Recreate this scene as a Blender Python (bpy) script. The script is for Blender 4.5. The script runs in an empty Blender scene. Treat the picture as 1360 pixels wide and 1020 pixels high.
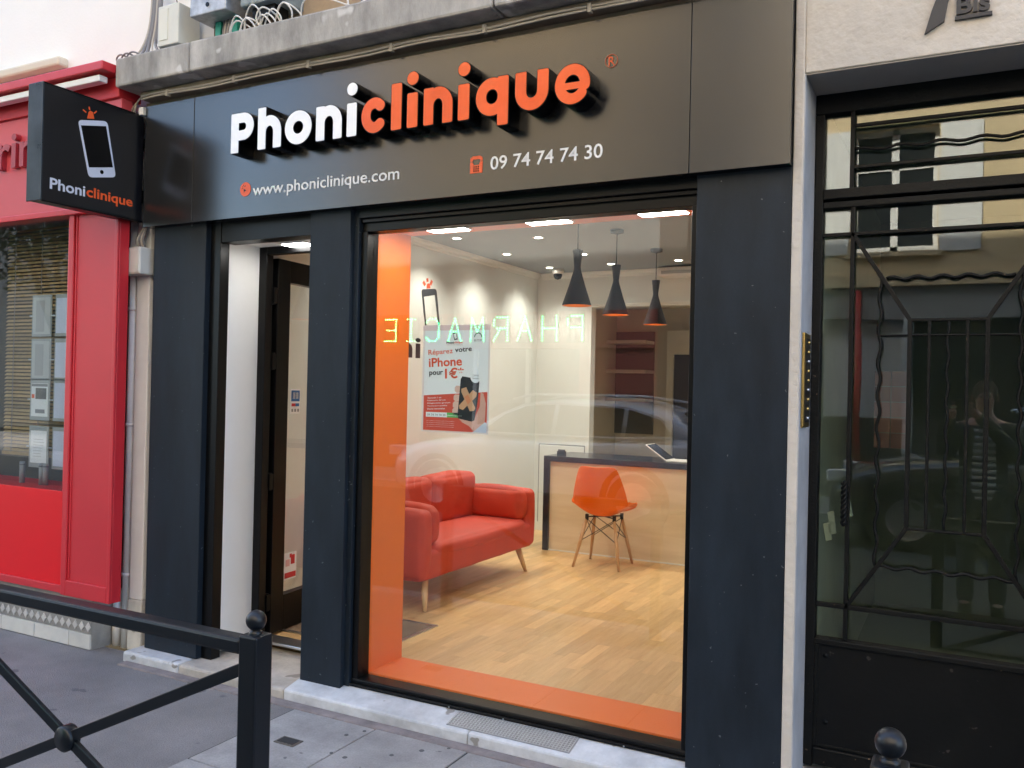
import bpy, bmesh, math, random
import numpy as np
from mathutils import Vector, Matrix

random.seed(7)
rng = np.random.default_rng(7)
R = math.radians
S = bpy.context.scene
COL = S.collection

# ------------------------------------------------------------------ camera
CAM = np.array([0.0, -3.372, 1.57]); FPX = 1141.0
YAW, PIT, ROL = R(27.65), R(0.325), R(1.275)
_f = np.array([-math.sin(YAW)*math.cos(PIT), math.cos(YAW)*math.cos(PIT), math.sin(PIT)])
_r0 = np.array([math.cos(YAW), math.sin(YAW), 0.0]); _u0 = np.cross(_r0, _f)
_r = math.cos(ROL)*_r0 + math.sin(ROL)*_u0
_u = -math.sin(ROL)*_r0 + math.cos(ROL)*_u0
cd = bpy.data.cameras.new('camera'); cam = bpy.data.objects.new('camera', cd); COL.objects.link(cam)
cd.sensor_width = 36; cd.lens = 36*FPX/1360; cd.clip_end = 500; cd.clip_start = 0.05
m = Matrix.Identity(4)
for i in range(3):
    m[i][0] = _r[i]; m[i][1] = _u[i]; m[i][2] = -_f[i]; m[i][3] = CAM[i]
cam.matrix_world = m
S.camera = cam

# ------------------------------------------------------------------ light
SUN_EL, SUN_AZ = R(43), R(-18)          # azimuth from +Y (behind the shop) towards +X
W = bpy.data.worlds.new('World'); S.world = W; W.use_nodes = True
wn = W.node_tree.nodes; wl = W.node_tree.links
sky = wn.new('ShaderNodeTexSky'); sky.sky_type = 'NISHITA'; sky.sun_disc = False
sky.sun_elevation = SUN_EL; sky.sun_rotation = SUN_AZ; sky.air_density = 1.0; sky.dust_density = 2.0; sky.ozone_density = 1.0
wl.new(sky.outputs[0], wn['Background'].inputs[0]); wn['Background'].inputs[1].default_value = 0.15
sl = bpy.data.lights.new('sun', 'SUN'); sl.energy = 3.6; sl.angle = R(0.5); sl.color = (1.0, 0.93, 0.82)
so = bpy.data.objects.new('sun', sl); COL.objects.link(so)
sd = Vector((math.sin(SUN_AZ)*math.cos(SUN_EL), math.cos(SUN_AZ)*math.cos(SUN_EL), math.sin(SUN_EL)))
so.rotation_euler = sd.to_track_quat('Z', 'Y').to_euler()
so.location = sd*40
S.view_settings.view_transform = 'Standard'; S.view_settings.look = 'None'
S.view_settings.gamma = 1.0; S.view_settings.use_curve_mapping = False
S.view_settings.exposure = 2.6
S.cycles.use_denoising = True
S.cycles.max_bounces = 10; S.cycles.transparent_max_bounces = 16; S.cycles.glossy_bounces = 5; S.cycles.diffuse_bounces = 5
S.cycles.sample_clamp_indirect = 6.0; S.cycles.caustics_reflective = False; S.cycles.caustics_refractive = False

# ------------------------------------------------------------------ helpers
def P(px, py, ax, v):
    """a pixel of the photograph -> the point where its ray meets the plane coord[ax] = v"""
    d = _f + _r*(px-680)/FPX - _u*(py-510)/FPX
    t = (v-CAM[ax])/d[ax]
    return Vector(CAM + d*t)

OFF = {}
def tag(o, label=None, cat=None, group=None, kind=None):
    if label: o['label'] = label
    if cat: o['category'] = cat
    if group: o['group'] = group
    if kind: o['kind'] = kind
    return o
def thing(name, label, cat, loc=(0, 0, 0), group=None, rotz=0, local=False):
    o = bpy.data.objects.new(name, None); COL.objects.link(o)
    o.empty_display_size = 0.1
    o.location = loc; o.rotation_euler = (0, 0, rotz)
    OFF[o] = Vector((0, 0, 0)) if local else Vector(loc)
    return tag(o, label, cat, group)
def link(name, me, mats, parent=None, smooth=False):
    o = bpy.data.objects.new(name, me); COL.objects.link(o)
    if mats is not None:
        for mt in (mats if isinstance(mats, (list, tuple)) else [mats]): me.materials.append(mt)
    if parent is not None:
        o.parent = parent; OFF[o] = OFF[parent].copy()
    else: OFF[o] = Vector((0, 0, 0))
    if smooth:
        for p in me.polygons: p.use_smooth = True
    return o
def copy_tree(o, parent=None):
    c = o.copy(); COL.objects.link(c); OFF[c] = OFF[o].copy()
    if parent is not None: c.parent = parent
    for ch in list(o.children): copy_tree(ch, c)
    return c
def bevel(o, w=0.004, seg=2):
    b = o.modifiers.new('bevel', 'BEVEL'); b.width = w; b.segments = seg; b.limit_method = 'ANGLE'; b.angle_limit = R(40)
    return o

class MB:
    def __init__(s): s.v = []; s.f = []; s.mi = []
    def add(s, vs, fs, mi=0):
        n = len(s.v); s.v += [Vector(a) for a in vs]
        s.f += [tuple(n+i for i in q) for q in fs]; s.mi += [mi]*len(fs); return s
    def box(s, x0, x1, y0, y1, z0, z1, mi=0):
        vs = [(x0,y0,z0),(x1,y0,z0),(x1,y1,z0),(x0,y1,z0),(x0,y0,z1),(x1,y0,z1),(x1,y1,z1),(x0,y1,z1)]
        return s.add(vs, [(0,3,2,1),(4,5,6,7),(0,1,5,4),(1,2,6,5),(2,3,7,6),(3,0,4,7)], mi)
    def obox(s, c, ex, ey, ez, mi=0):
        c = Vector(c); ex = Vector(ex); ey = Vector(ey); ez = Vector(ez)
        vs = [c+a*ex+b*ey+d*ez for d in (-1,1) for a,b in ((-1,-1),(1,-1),(1,1),(-1,1))]
        return s.add(vs, [(0,3,2,1),(4,5,6,7),(0,1,5,4),(1,2,6,5),(2,3,7,6),(3,0,4,7)], mi)
    def bar(s, p0, p1, w, t, up=(0,1,0), mi=0):
        """rectangular bar from p0 to p1; w across, t along 'up'"""
        p0 = Vector(p0); p1 = Vector(p1); d = (p1-p0); L = d.length/2; d.normalize()
        upv = Vector(up); a = d.cross(upv).normalized(); b = a.cross(d).normalized()
        return s.obox((p0+p1)/2, d*L, a*w/2, b*t/2, mi)
    def tube(s, pts, r, seg=8, mi=0, cap=True, soft=0):
        pts = [Vector(p) for p in pts]
        if soft and len(pts) > 2:
            e = [pts[0]*2-pts[1]]+pts+[pts[-1]*2-pts[-2]]; out = []
            for i in range(1, len(e)-2):
                a, b, c, d = e[i-1], e[i], e[i+1], e[i+2]
                for k in range(soft):
                    t = k/soft; out.append(0.5*((2*b)+(c-a)*t+(2*a-5*b+4*c-d)*t*t+(3*b-a-3*c+d)*t**3))
            pts = out+[pts[-1]]
        n = len(pts); rs = r if isinstance(r, (list, tuple)) else [r]*n
        rings = []; prev = None
        for i, p in enumerate(pts):
            d = (pts[min(i+1, n-1)]-pts[max(i-1, 0)]).normalized()
            if prev is None:
                a = d.cross(Vector((0, 0, 1)))
                if a.length < 1e-3: a = d.cross(Vector((0, 1, 0)))
            else: a = prev - d*prev.dot(d)
            a.normalize(); prev = a; b = d.cross(a)
            rings.append([p + (a*math.cos(2*math.pi*k/seg)+b*math.sin(2*math.pi*k/seg))*rs[i] for k in range(seg)])
        vs = [q for rr in rings for q in rr]; fs = []
        for i in range(n-1):
            for k in range(seg):
                k2 = (k+1) % seg; fs.append((i*seg+k, i*seg+k2, (i+1)*seg+k2, (i+1)*seg+k))
        if cap: fs += [tuple(range(seg-1, -1, -1)), tuple((n-1)*seg+k for k in range(seg))]
        return s.add(vs, fs, mi)
    def lathe(s, prof, c=(0,0,0), seg=24, mi=0, axis='z'):
        c = Vector(c); vs = []; fs = []; n = len(prof)
        for r_, h in prof:
            for k in range(seg):
                a = 2*math.pi*k/seg; q = (r_*math.cos(a), r_*math.sin(a), h)
                if axis == 'y': q = (q[0], h, q[1])
                if axis == 'x': q = (h, q[0], q[1])
                vs.append(c+Vector(q))
        for i in range(n-1):
            for k in range(seg):
                k2 = (k+1) % seg
                q = (i*seg+k, i*seg+k2, (i+1)*seg+k2, (i+1)*seg+k)
                fs.append(q if axis != 'y' else q[::-1])
        return s.add(vs, fs, mi)
    def prism(s, poly, o, ex, ey, depth, mi=0):
        """2D polygon (ccw) extruded: front face at o, thickness 'depth' (vector)"""
        o = Vector(o); ex = Vector(ex); ey = Vector(ey); d = Vector(depth); n = len(poly)
        vs = [o+ex*a+ey*b for a, b in poly] + [o+ex*a+ey*b+d for a, b in poly]
        fs = [tuple(range(n)), tuple(range(2*n-1, n-1, -1))]
        for i in range(n): j = (i+1) % n; fs.append((j, i, n+i, n+j))
        return s.add(vs, fs, mi)
    def build(s, name, mats, parent=None, smooth=False, bev=0):
        off = OFF[parent] if parent is not None else Vector((0, 0, 0))
        me = bpy.data.meshes.new(name)
        me.from_pydata([tuple(v-off) for v in s.v], [], s.f)
        if any(s.mi):
            for p, i in zip(me.polygons, s.mi): p.material_index = i
        bm = bmesh.new(); bm.from_mesh(me); bmesh.ops.recalc_face_normals(bm, faces=bm.faces); bm.to_mesh(me); bm.free()
        o = link(name, me, mats, parent, smooth)
        if bev: bevel(o, bev)
        return o
def box(name, x0, x1, y0, y1, z0, z1, mat, parent=None, bev=0):
    return MB().box(x0, x1, y0, y1, z0, z1).build(name, mat, parent, bev=bev)
def struct(o): o['kind'] = 'structure'; return o

def soft_box(name, x0, x1, y0, y1, z0, z1, r, mat, parent, puff=0.0, sub=18, wob=0.003):
    """upholstered block: a dense cube projected onto a rounded box, slightly puffed and uneven"""
    bm = bmesh.new(); bmesh.ops.create_cube(bm, size=2)
    bmesh.ops.subdivide_edges(bm, edges=bm.edges[:], cuts=sub, use_grid_fill=True)
    c = Vector(((x0+x1)/2, (y0+y1)/2, (z0+z1)/2)); h = Vector(((x1-x0)/2, (y1-y0)/2, (z1-z0)/2)); off = OFF[parent]
    for v in bm.verts:
        q = v.co.copy()
        for a in range(3):                       # pack grid lines towards the edges
            q[a] = math.sin(q[a]*math.pi/2)*0.55+q[a]*0.45
        p = Vector((q.x*h.x, q.y*h.y, q.z*h.z))
        inn = Vector([max(-(h[a]-r), min(h[a]-r, p[a])) for a in range(3)])
        d = p-inn
        if d.length > 1e-6: p = inn+d.normalized()*r
        for a in range(3):
            b, e = (a+1) % 3, (a+2) % 3
            p[a] += puff*q[a]*(1-q[b]**2)*(1-q[e]**2)
        w = p+c
        k = wob*(math.sin(13*w.y+7*w.z)+.7*math.sin(19*w.x+11*w.z+2)+.6*math.sin(29*w.y-17*w.x))*.4
        v.co = w+d.normalized()*k-off if d.length > 1e-6 else w-off
    me = bpy.data.meshes.new(name); bm.to_mesh(me); bm.free()
    return link(name, me, mat, parent, True)

# ---- lettering
def text_mesh(body, bold=0.0, extrude=0.0, spacing=1.0):
    cu = bpy.data.curves.new('text', 'FONT'); cu.body = body; cu.size = 1; cu.offset = bold; cu.extrude = extrude
    cu.resolution_u = 3; cu.space_character = spacing
    to = bpy.data.objects.new('text', cu); COL.objects.link(to)
    me = bpy.data.meshes.new_from_object(to)
    bpy.data.objects.remove(to); bpy.data.curves.remove(cu)
    return me
def fit_text(name, body, o, ex, ey, w, h, mat, parent=None, bold=0.0, depth=0.0, spacing=1.0, full=None):
    """lettering whose own bounding box is mapped to w x h (metres) at o; ex = reading direction, ey = up.
    full: (zmin,zmax) of the font box in em to use instead of the glyph bounds"""
    me = text_mesh(body, bold, 0.5 if depth else 0.0, spacing)
    co = np.empty(len(me.vertices)*3); me.vertices.foreach_get('co', co); co = co.reshape(-1, 3)
    x0, x1 = co[:, 0].min(), co[:, 0].max(); y0, y1 = co[:, 1].min(), co[:, 1].max()
    if full: y0, y1 = full
    o = Vector(o); ex = Vector(ex).normalized(); ey = Vector(ey).normalized(); n = ex.cross(ey)
    off = OFF[parent] if parent is not None else Vector((0, 0, 0))
    for v, c in zip(me.vertices, co):
        v.co = o + ex*((c[0]-x0)/(x1-x0)*w) + ey*((c[1]-y0)/(y1-y0)*h) + n*((c[2]+0.5 if depth else 0)*depth) - off
    me.name = name
    return link(name, me, mat, parent)

def split_glyphs(o, name):
    """one object for each character (islands whose x-ranges overlap stay together)"""
    me = o.data; n = len(me.vertices); par = list(range(n))
    def fd(a):
        while par[a] != a: par[a] = par[par[a]]; a = par[a]
        return a
    for e in me.edges: par[fd(e.vertices[0])] = fd(e.vertices[1])
    isl = {}
    for p in me.polygons: isl.setdefault(fd(p.vertices[0]), []).append(p)
    rng_ = []
    for k, ps_ in isl.items():
        xs = [(me.vertices[v].co.x+me.vertices[v].co.y) for p in ps_ for v in p.vertices]; rng_.append([min(xs), max(xs), list(ps_)])
    rng_.sort(key=lambda a: a[0]); mer = []
    for a in rng_:
        if mer and a[0] < mer[-1][1]-1e-4 and min(a[1], mer[-1][1])-a[0] > .4*min(a[1]-a[0], mer[-1][1]-mer[-1][0]): mer[-1][1] = max(mer[-1][1], a[1]); mer[-1][2] += a[2]
        else: mer.append(a)
    for _, _, ps_ in mer:
        ids = {}; vs = []; fs = []
        for p in ps_:
            f = []
            for v in p.vertices:
                if v not in ids: ids[v] = len(vs); vs.append(tuple(me.vertices[v].co))
                f.append(ids[v])
            fs.append(f)
        m2 = bpy.data.meshes.new(name); m2.from_pydata(vs, [], fs); m2.materials.append(me.materials[0])
        q = bpy.data.objects.new(name, m2); COL.objects.link(q); q.parent = o.parent; OFF[q] = OFF[o].copy(); q.location = o.location
    bpy.data.objects.remove(o)

# ------------------------------------------------------------------ materials
MATS = {}
def mat(name, col, rough=0.5, metal=0.0, var=0.0, vscale=4.0, bump=0.0, bscale=60.0, ior=1.5, coat=0.0,
        emit=None, estr=0.0, rand=0.0, spots=None, stretch=None, fine=0.0, spec=None):
    if name in MATS: return MATS[name]
    mt = bpy.data.materials.new(name); mt.use_nodes = True; MATS[name] = mt
    n = mt.node_tree.nodes; l = mt.node_tree.links; b = n['Principled BSDF']
    b.inputs['Base Color'].default_value = (*col, 1); b.inputs['Roughness'].default_value = rough
    b.inputs['Metallic'].default_value = metal; b.inputs['IOR'].default_value = ior
    if spec is not None: b.inputs['Specular IOR Level'].default_value = spec
    if coat: b.inputs['Coat Weight'].default_value = coat; b.inputs['Coat Roughness'].default_value = 0.08
    if emit: b.inputs['Emission Color'].default_value = (*emit, 1); b.inputs['Emission Strength'].default_value = estr
    geo = n.new('ShaderNodeNewGeometry'); vec = geo.outputs['Position']
    if stretch:
        mp = n.new('ShaderNodeMapping'); mp.inputs['Scale'].default_value = stretch; l.new(vec, mp.inputs[0]); vec = mp.outputs[0]
    cur = None
    def mul(fac_sock, lo, hi):
        nonlocal cur
        mr = n.new('ShaderNodeMapRange'); mr.inputs[1].default_value = 0.3; mr.inputs[2].default_value = 0.7
        mr.inputs[3].default_value = lo; mr.inputs[4].default_value = hi; l.new(fac_sock, mr.inputs[0])
        mx = n.new('ShaderNodeMix'); mx.data_type = 'RGBA'; mx.blend_type = 'MULTIPLY'; mx.inputs[0].default_value = 1
        if cur is None: mx.inputs[6].default_value = (*col, 1)
        else: l.new(cur, mx.inputs[6])
        l.new(mr.outputs[0], mx.inputs[7]); cur = mx.outputs[2]
    if var:
        nz = n.new('ShaderNodeTexNoise'); nz.inputs['Scale'].default_value = vscale; nz.inputs['Detail'].default_value = 6
        nz.inputs['Roughness'].default_value = 0.65; l.new(vec, nz.inputs['Vector']); mul(nz.outputs[0], 1-var, 1+var)
        rr = n.new('ShaderNodeMapRange'); rr.inputs[3].default_value = max(rough-0.08, 0.02); rr.inputs[4].default_value = min(rough+0.08, 1)
        l.new(nz.outputs[0], rr.inputs[0]); l.new(rr.outputs[0], b.inputs['Roughness'])
    if fine:
        nz = n.new('ShaderNodeTexNoise'); nz.inputs['Scale'].default_value = bscale; nz.inputs['Detail'].default_value = 3
        l.new(vec, nz.inputs['Vector']); mul(nz.outputs[0], 1-fine, 1+fine)
    if rand:
        oi = n.new('ShaderNodeObjectInfo'); mr = n.new('ShaderNodeMapRange'); mr.inputs[3].default_value = 0.2; mr.inputs[4].default_value = 0.8
        l.new(oi.outputs['Random'], mr.inputs[0]); mul(mr.outputs[0], 1-rand, 1+rand)
    if spots:                                            # (scale, threshold, colour): chips, gum, stains
        sc, th, sc_col = spots
        nz = n.new('ShaderNodeTexNoise'); nz.inputs['Scale'].default_value = sc; nz.inputs['Detail'].default_value = 2
        l.new(geo.outputs['Position'], nz.inputs['Vector'])
        rp = n.new('ShaderNodeMapRange'); rp.inputs[1].default_value = th; rp.inputs[2].default_value = th+0.03; l.new(nz.outputs[0], rp.inputs[0])
        mx = n.new('ShaderNodeMix'); mx.data_type = 'RGBA'; l.new(rp.outputs[0], mx.inputs[0])
        if cur is None: mx.inputs[6].default_value = (*col, 1)
        else: l.new(cur, mx.inputs[6])
        mx.inputs[7].default_value = (*sc_col, 1); cur = mx.outputs[2]
    if cur is not None: l.new(cur, b.inputs['Base Color'])
    if bump:
        nz = n.new('ShaderNodeTexNoise'); nz.inputs['Scale'].default_value = bscale; nz.inputs['Detail'].default_value = 5
        l.new(vec, nz.inputs['Vector'])
        bp = n.new('ShaderNodeBump'); bp.inputs['Strength'].default_value = bump; bp.inputs['Distance'].default_value = 0.01
        l.new(nz.outputs[0], bp.inputs['Height']); l.new(bp.outputs[0], b.inputs['Normal'])
    return mt
def glass_mat(name, tint=(1, 1, 1), ior=1.5, wav=0.0, rough=0.0):
    mt = bpy.data.materials.new(name); mt.use_nodes = True; n = mt.node_tree.nodes; l = mt.node_tree.links
    n.remove(n['Principled BSDF'])
    tr = n.new('ShaderNodeBsdfTransparent'); tr.inputs[0].default_value = (*tint, 1)
    gl = n.new('ShaderNodeBsdfGlossy'); gl.inputs['Roughness'].default_value = rough; gl.inputs['Color'].default_value = (1, 1, 1, 1)
    fr = n.new('ShaderNodeFresnel'); gb = n.new('ShaderNodeNewGeometry'); mi = n.new('ShaderNodeMix')
    mi.inputs[2].default_value = ior; mi.inputs[3].default_value = 1/ior; l.new(gb.outputs['Backfacing'], mi.inputs[0]); l.new(mi.outputs[0], fr.inputs['IOR'])
    mx = n.new('ShaderNodeMixShader'); l.new(fr.outputs[0], mx.inputs[0]); l.new(tr.outputs[0], mx.inputs[1]); l.new(gl.outputs[0], mx.inputs[2])
    if wav:
        geo = n.new('ShaderNodeNewGeometry'); nz = n.new('ShaderNodeTexNoise'); nz.inputs['Scale'].default_value = 3.0; nz.inputs['Detail'].default_value = 1
        l.new(geo.outputs['Position'], nz.inputs['Vector'])
        bp = n.new('ShaderNodeBump'); bp.inputs['Strength'].default_value = wav; bp.inputs['Distance'].default_value = 0.01
        l.new(nz.outputs[0], bp.inputs['Height']); l.new(bp.outputs[0], gl.inputs['Normal'])
    l.new(mx.outputs[0], n['Material Output'].inputs[0]); return mt
def emis(name, col, strength):
    return mat(name, (0.8, 0.8, 0.8), 0.5, emit=col, estr=strength)

NAVY = mat('navy_paint', (0.0100, 0.0160, 0.0245), 0.5, spec=0.28, var=0.38, vscale=2.6, stretch=(2.5, 2.5, 0.7), bump=0.06, bscale=160, fine=0.12, spots=(45, 0.715, (0.09, 0.10, 0.11)), ior=1.5)
FASCIA = mat('satin_charcoal_panel', (0.006, 0.0065, 0.0075), 0.23, ior=1.76, var=0.04, vscale=1.2)
BLACKF = mat('black_aluminium', (0.0025, 0.0025, 0.003), 0.34, spec=0.25, bump=0.02, bscale=200)
BLACK = mat('black_gloss', (0.002, 0.002, 0.0025), 0.25, spec=0.2)
LETW = mat('white_acrylic', (0.93, 0.94, 0.95), 0.25)
LETO = mat('orange_acrylic', (0.83, 0.10, 0.018), 0.15, var=0.08, vscale=8)
VINW = mat('white_vinyl', (0.82, 0.83, 0.85), 0.4)
VING = mat('pale_vinyl', (0.62, 0.65, 0.75), 0.4)
VINO = mat('orange_vinyl', (0.80, 0.11, 0.025), 0.4)
ORANGE = mat('orange_paint', (0.76, 0.155, 0.010), 0.38, var=0.03, vscale=2)
WHITEP = mat('white_wall_paint', (0.75, 0.76, 0.71), 0.6, var=0.03, vscale=2)
GREYC = mat('grey_ceiling_paint', (0.27, 0.30, 0.31), 0.7, var=0.03)
ASPH = mat('worn_footway_asphalt', (0.192, 0.183, 0.182), 0.85, var=0.22, vscale=1.9, bump=0.6, bscale=170, fine=0.22, spots=(7, 0.70, (0.11, 0.105, 0.115)))
ROADM = mat('road_asphalt', (0.06, 0.06, 0.062), 0.85, var=0.15, vscale=1.0, bump=0.4, bscale=180)
SLAB = mat('concrete_paving', (0.275, 0.268, 0.262), 0.85, var=0.24, vscale=5, bump=0.25, bscale=120, fine=0.1, rand=0.07, spots=(16, 0.74, (0.13, 0.13, 0.135)))
STEP = mat('white_painted_stone', (0.53, 0.54, 0.55), 0.7, var=0.24, vscale=7, bump=0.3, bscale=50, spots=(11, 0.66, (0.27, 0.255, 0.235)))
MORTAR = mat('brown_mortar', (0.22, 0.19, 0.185), 0.9, var=0.3, vscale=9, bump=0.5, bscale=70)
JOINT = mat('dark_joint', (0.03, 0.03, 0.03), 0.95)
CONC = mat('weathered_concrete', (0.37, 0.355, 0.33), 0.85, var=0.42, vscale=3.0, bump=0.3, bscale=45, stretch=(2.2, 2.2, 0.8), spots=(5.0, 0.635, (0.60, 0.59, 0.57)))
BEIGE = mat('dirty_beige_render', (0.34, 0.265, 0.185), 0.85, var=0.25, vscale=5, bump=0.3, bscale=40)
STONE = mat('rough_pale_stone', (0.565, 0.52, 0.46), 0.85, var=0.12, vscale=3, bump=0.6, bscale=34)
STONER = mat('smooth_grey_reveal', (0.43, 0.43, 0.45), 0.7, var=0.16, vscale=5, bump=0.1, bscale=60)
CREAM = mat('white_render', (0.88, 0.87, 0.84), 0.8, var=0.03, vscale=1.2, bump=0.1, bscale=60)
RED = mat('faded_red_paint', (0.56, 0.025, 0.036), 0.38, var=0.06, vscale=1.5, bump=0.03, bscale=120)
REDB = mat('bright_red_panel', (0.74, 0.003, 0.009), 0.32)
IRON = mat('black_iron', (0.0035, 0.004, 0.004), 0.5, spec=0.22, var=0.25, vscale=20, bump=0.25, bscale=130, spots=(42, 0.74, (0.16, 0.11, 0.07)))
BARR = mat('barrier_paint', (0.005, 0.0075, 0.0115), 0.33, spec=0.4, bump=0.02, bscale=150)
BRASS = mat('brass', (0.55, 0.38, 0.13), 0.3, metal=1.0, var=0.1, vscale=30)
STEEL = mat('steel', (0.55, 0.56, 0.58), 0.3, metal=1.0)
PVC = mat('white_plastic', (0.80, 0.79, 0.77), 0.45, var=0.10, vscale=5)
CABLE = mat('beige_cable', (0.52, 0.47, 0.40), 0.6)
CABLEG = mat('grey_cable', (0.22, 0.21, 0.21), 0.6)
GLASS = glass_mat('shop_glass', (0.97, 0.985, 0.975), 1.64, wav=0.006)
GLASSD = glass_mat('old_door_glass', (0.82, 0.88, 0.84), 1.66, wav=0.04)
GLASSR = glass_mat('neighbour_glass', (0.9, 0.93, 0.93), 1.5)

# ================================================================== SETTING
struct(MB().box(-60, 60, -80, -1.95, -0.6, -0.13).build('road', ROADM))
fw = struct(MB().box(-60, 60, -1.80, 0.02, -0.6, 0.0).build('pavement', ASPH))
KERB = mat('granite_kerb', (0.30, 0.29, 0.28), 0.8, var=0.2, vscale=12, bump=0.3, bscale=90)
struct(bevel(MB().box(-60, 60, -1.95, -1.80, -0.6, 0.004).build('kerb', KERB), 0.015))
# paving slabs set in the pavement in front of the shop
for k in range(5):
    for j in range(2):
        x0 = -2.825+0.4855*k; y1 = -0.17-0.645*j
        s_ = MB().box(x0+0.004, x0+0.4815, y1-0.637, y1, -0.03, 0.006+0.002*((k*3+j) % 2)).build('paving_slab', SLAB, fw, bev=0.004)
MB().box(-2.83, -0.39, -1.462, -0.166, -0.02, 0.0015).build('joint_bed', JOINT, fw)
MB().box(-4.1, -0.3, -0.166, -0.10, -0.02, 0.010).build('mortar_strip', MORTAR, fw, bev=0.008)
# small cover and gum marks on the first slab
c_ = P(383, 987, 2, 0.0)
MB().box(c_.x-0.055, c_.x+0.055, c_.y-0.035, c_.y+0.035, -0.01, 0.010).build('cover_frame', mat('rusty_iron', (0.12, 0.105, 0.09), 0.7, metal=0.4, var=0.3, vscale=30, bump=0.3), fw, bev=0.002)
MB().box(c_.x-0.043, c_.x+0.043, c_.y-0.024, c_.y+0.024, 0.0, 0.012).build('cover_plate', JOINT, fw)
GUM = mat('dried_gum', (0.10, 0.10, 0.105), 0.9)
for px, py in ((460, 976), (484, 971), (560, 997), (596, 994), (458, 1006), (520, 1003), (440, 1000), (300, 985)):
    c_ = P(px, py, 2, 0.008); r_ = random.uniform(0.008, 0.015)
    MB().lathe([(r_, 0.0), (r_*0.8, 0.0025), (0.0, 0.003)], (c_.x, c_.y, 0.0075 if px > 390 else 0.0), 10).build('gum_spot', GUM, fw)

st = thing('stone_step', 'worn white painted stone step running under the dark shopfront', 'step', (-2.3, 0, 0))
for x0, x1 in ((-4.14, -3.70), (-3.698, -2.96), (-2.957, -1.9), (-1.897, -0.60)):
    mt = STEP if x0 != -3.698 else mat('bare_beige_stone', (0.44, 0.40, 0.35), 0.75, var=0.25, vscale=7, bump=0.35, bscale=45, spots=(10, .67, (.25, .22, .19)))
    if x0 < -3: MB().box(x0, x1, -0.10, 0.40 if x0 == -3.698 else 0.2, -0.05, 0.055).build('stone_block', mt, st, bev=0.014)
    else: MB().prism([(-.10, -.05), (.2, -.05), (.2, .088), (.045, .088), (-.10, .055)], (x0, 0, 0), (0, 1, 0), (0, 0, 1), (x1-x0, 0, 0)).build('stone_block', mt, st, bev=0.010)
# hatched steel vent set on the step
vent = thing('vent_grating', 'hatched pale steel vent plate lying on the step below the shop window', 'vent', (-1.6, -.05, 0.055))
a_, b_ = P(585, 948, 2, 0.057), P(752, 985, 2, 0.057)
vx0, vx1 = -2.02, -1.42
SLO = .033/.145
def vz(y): return .055+(y+.10)*SLO
MB().obox(((vx0+vx1)/2, -.022, vz(-.022)+.001), ((vx1-vx0)/2, 0, 0), (0, .055, .055*SLO), (0, -.002*SLO, .002)).build('plate', mat('dull_steel', (0.36, 0.36, 0.36), 0.55, metal=0.5, var=0.2, vscale=20), vent)
q = MB()
for i in range(40):
    x = vx0+0.006+i*(vx1-vx0-0.012)/39
    q.bar((x, -0.076, vz(-.076)+.004), (x, 0.032, vz(.032)+.004), 0.003, 0.003, (0, 0, 1))
for i in range(9):
    y = -0.074+i*0.104/8
    q.bar((vx0+.004, y, vz(y)+.005), (vx1-.004, y, vz(y)+.005), 0.003, 0.002, (0, 0, 1))
tag(q.build('mesh_bars', mat('galvanised', (0.55, 0.56, 0.57), 0.45, metal=0.6), vent), kind='stuff')

# ================================================================== SHOPFRONT
sf = thing('shopfront', 'dark navy shopfront with tall pillars, display window and wide sign fascia', 'shopfront', (-2.35, 0, 0.055))
for x0, x1, d in ((-4.085, -3.675, 0.10), (-2.94, -2.685, 0.16), (-0.952, -0.584, 0.12)):
    MB().box(x0, x1, 0.0, d, 0.056, 2.47).build('pillar', NAVY, sf, bev=0.003)
MB().box(-3.675, -3.60, 0.035, 0.10, 0.056, 2.47).build('pillar_return', BLACKF, sf, bev=0.002)
MB().box(-2.685, -2.655, 0.030, 0.16, 0.056, 2.47).build('pillar_return', NAVY, sf, bev=0.002)
# fascia: three cassette panels
for x0, x1 in ((-4.12, -3.733), (-3.729, -0.975), (-0.971, -0.586)):
    MB().box(x0, x1, -0.05, 0.03, 2.438, 3.12).build('fascia_panel', FASCIA, sf, bev=0.0015)
MB().box(-4.115, -0.59, -0.042, 0.30, 2.445, 3.115).build('fascia_carcass', BLACKF, sf)
# head over door and window
MB().box(-3.60, -2.94, 0.04, 0.14, 2.335, 2.46).build('door_head', BLACKF, sf, bev=0.002)
MB().box(-2.655, -0.952, 0.028, 0.10, 2.395, 2.46).build('window_head', BLACKF, sf, bev=0.003)
MB().box(-2.655, -0.952, 0.045, 0.10, 2.375, 2.395).build('shutter_guide', BLACK, sf, bev=0.003)
# window frame
wf = MB().box(-2.655, -0.952, 0.06, 0.14, 2.332, 2.380).build('window_frame_top', BLACKF, sf, bev=0.003)
MB().box(-2.655, -0.952, 0.045, 0.14, 0.088, 0.124).build('window_frame_bottom', BLACKF, sf, bev=0.006)
MB().box(-2.655, -0.952, 0.030, 0.045, 0.0885, 0.102).build('window_frame_lip', BLACKF, sf, bev=0.003)
MB().box(-2.655, -2.617, 0.05, 0.14, 0.118, 2.332).build('window_frame_side', BLACKF, sf, bev=0.003)
MB().box(-0.985, -0.952, 0.05, 0.14, 0.118, 2.332).build('window_frame_side', BLACKF, sf, bev=0.003)
for px in (597, 669, 829):
    c_ = P(px, 935+(px-597)*.236, 1, 0.034)
    MB().lathe([(0.0, -0.003), (0.004, -0.002), (0.004, 0.002)], (c_.x, 0.0295, 0.095), 8, axis='y').build('screw', STEEL, sf)
pane = MB().box(-2.617, -0.985, 0.097, 0.105, 0.118, 2.332).build('window_pane', GLASS, sf)
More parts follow.
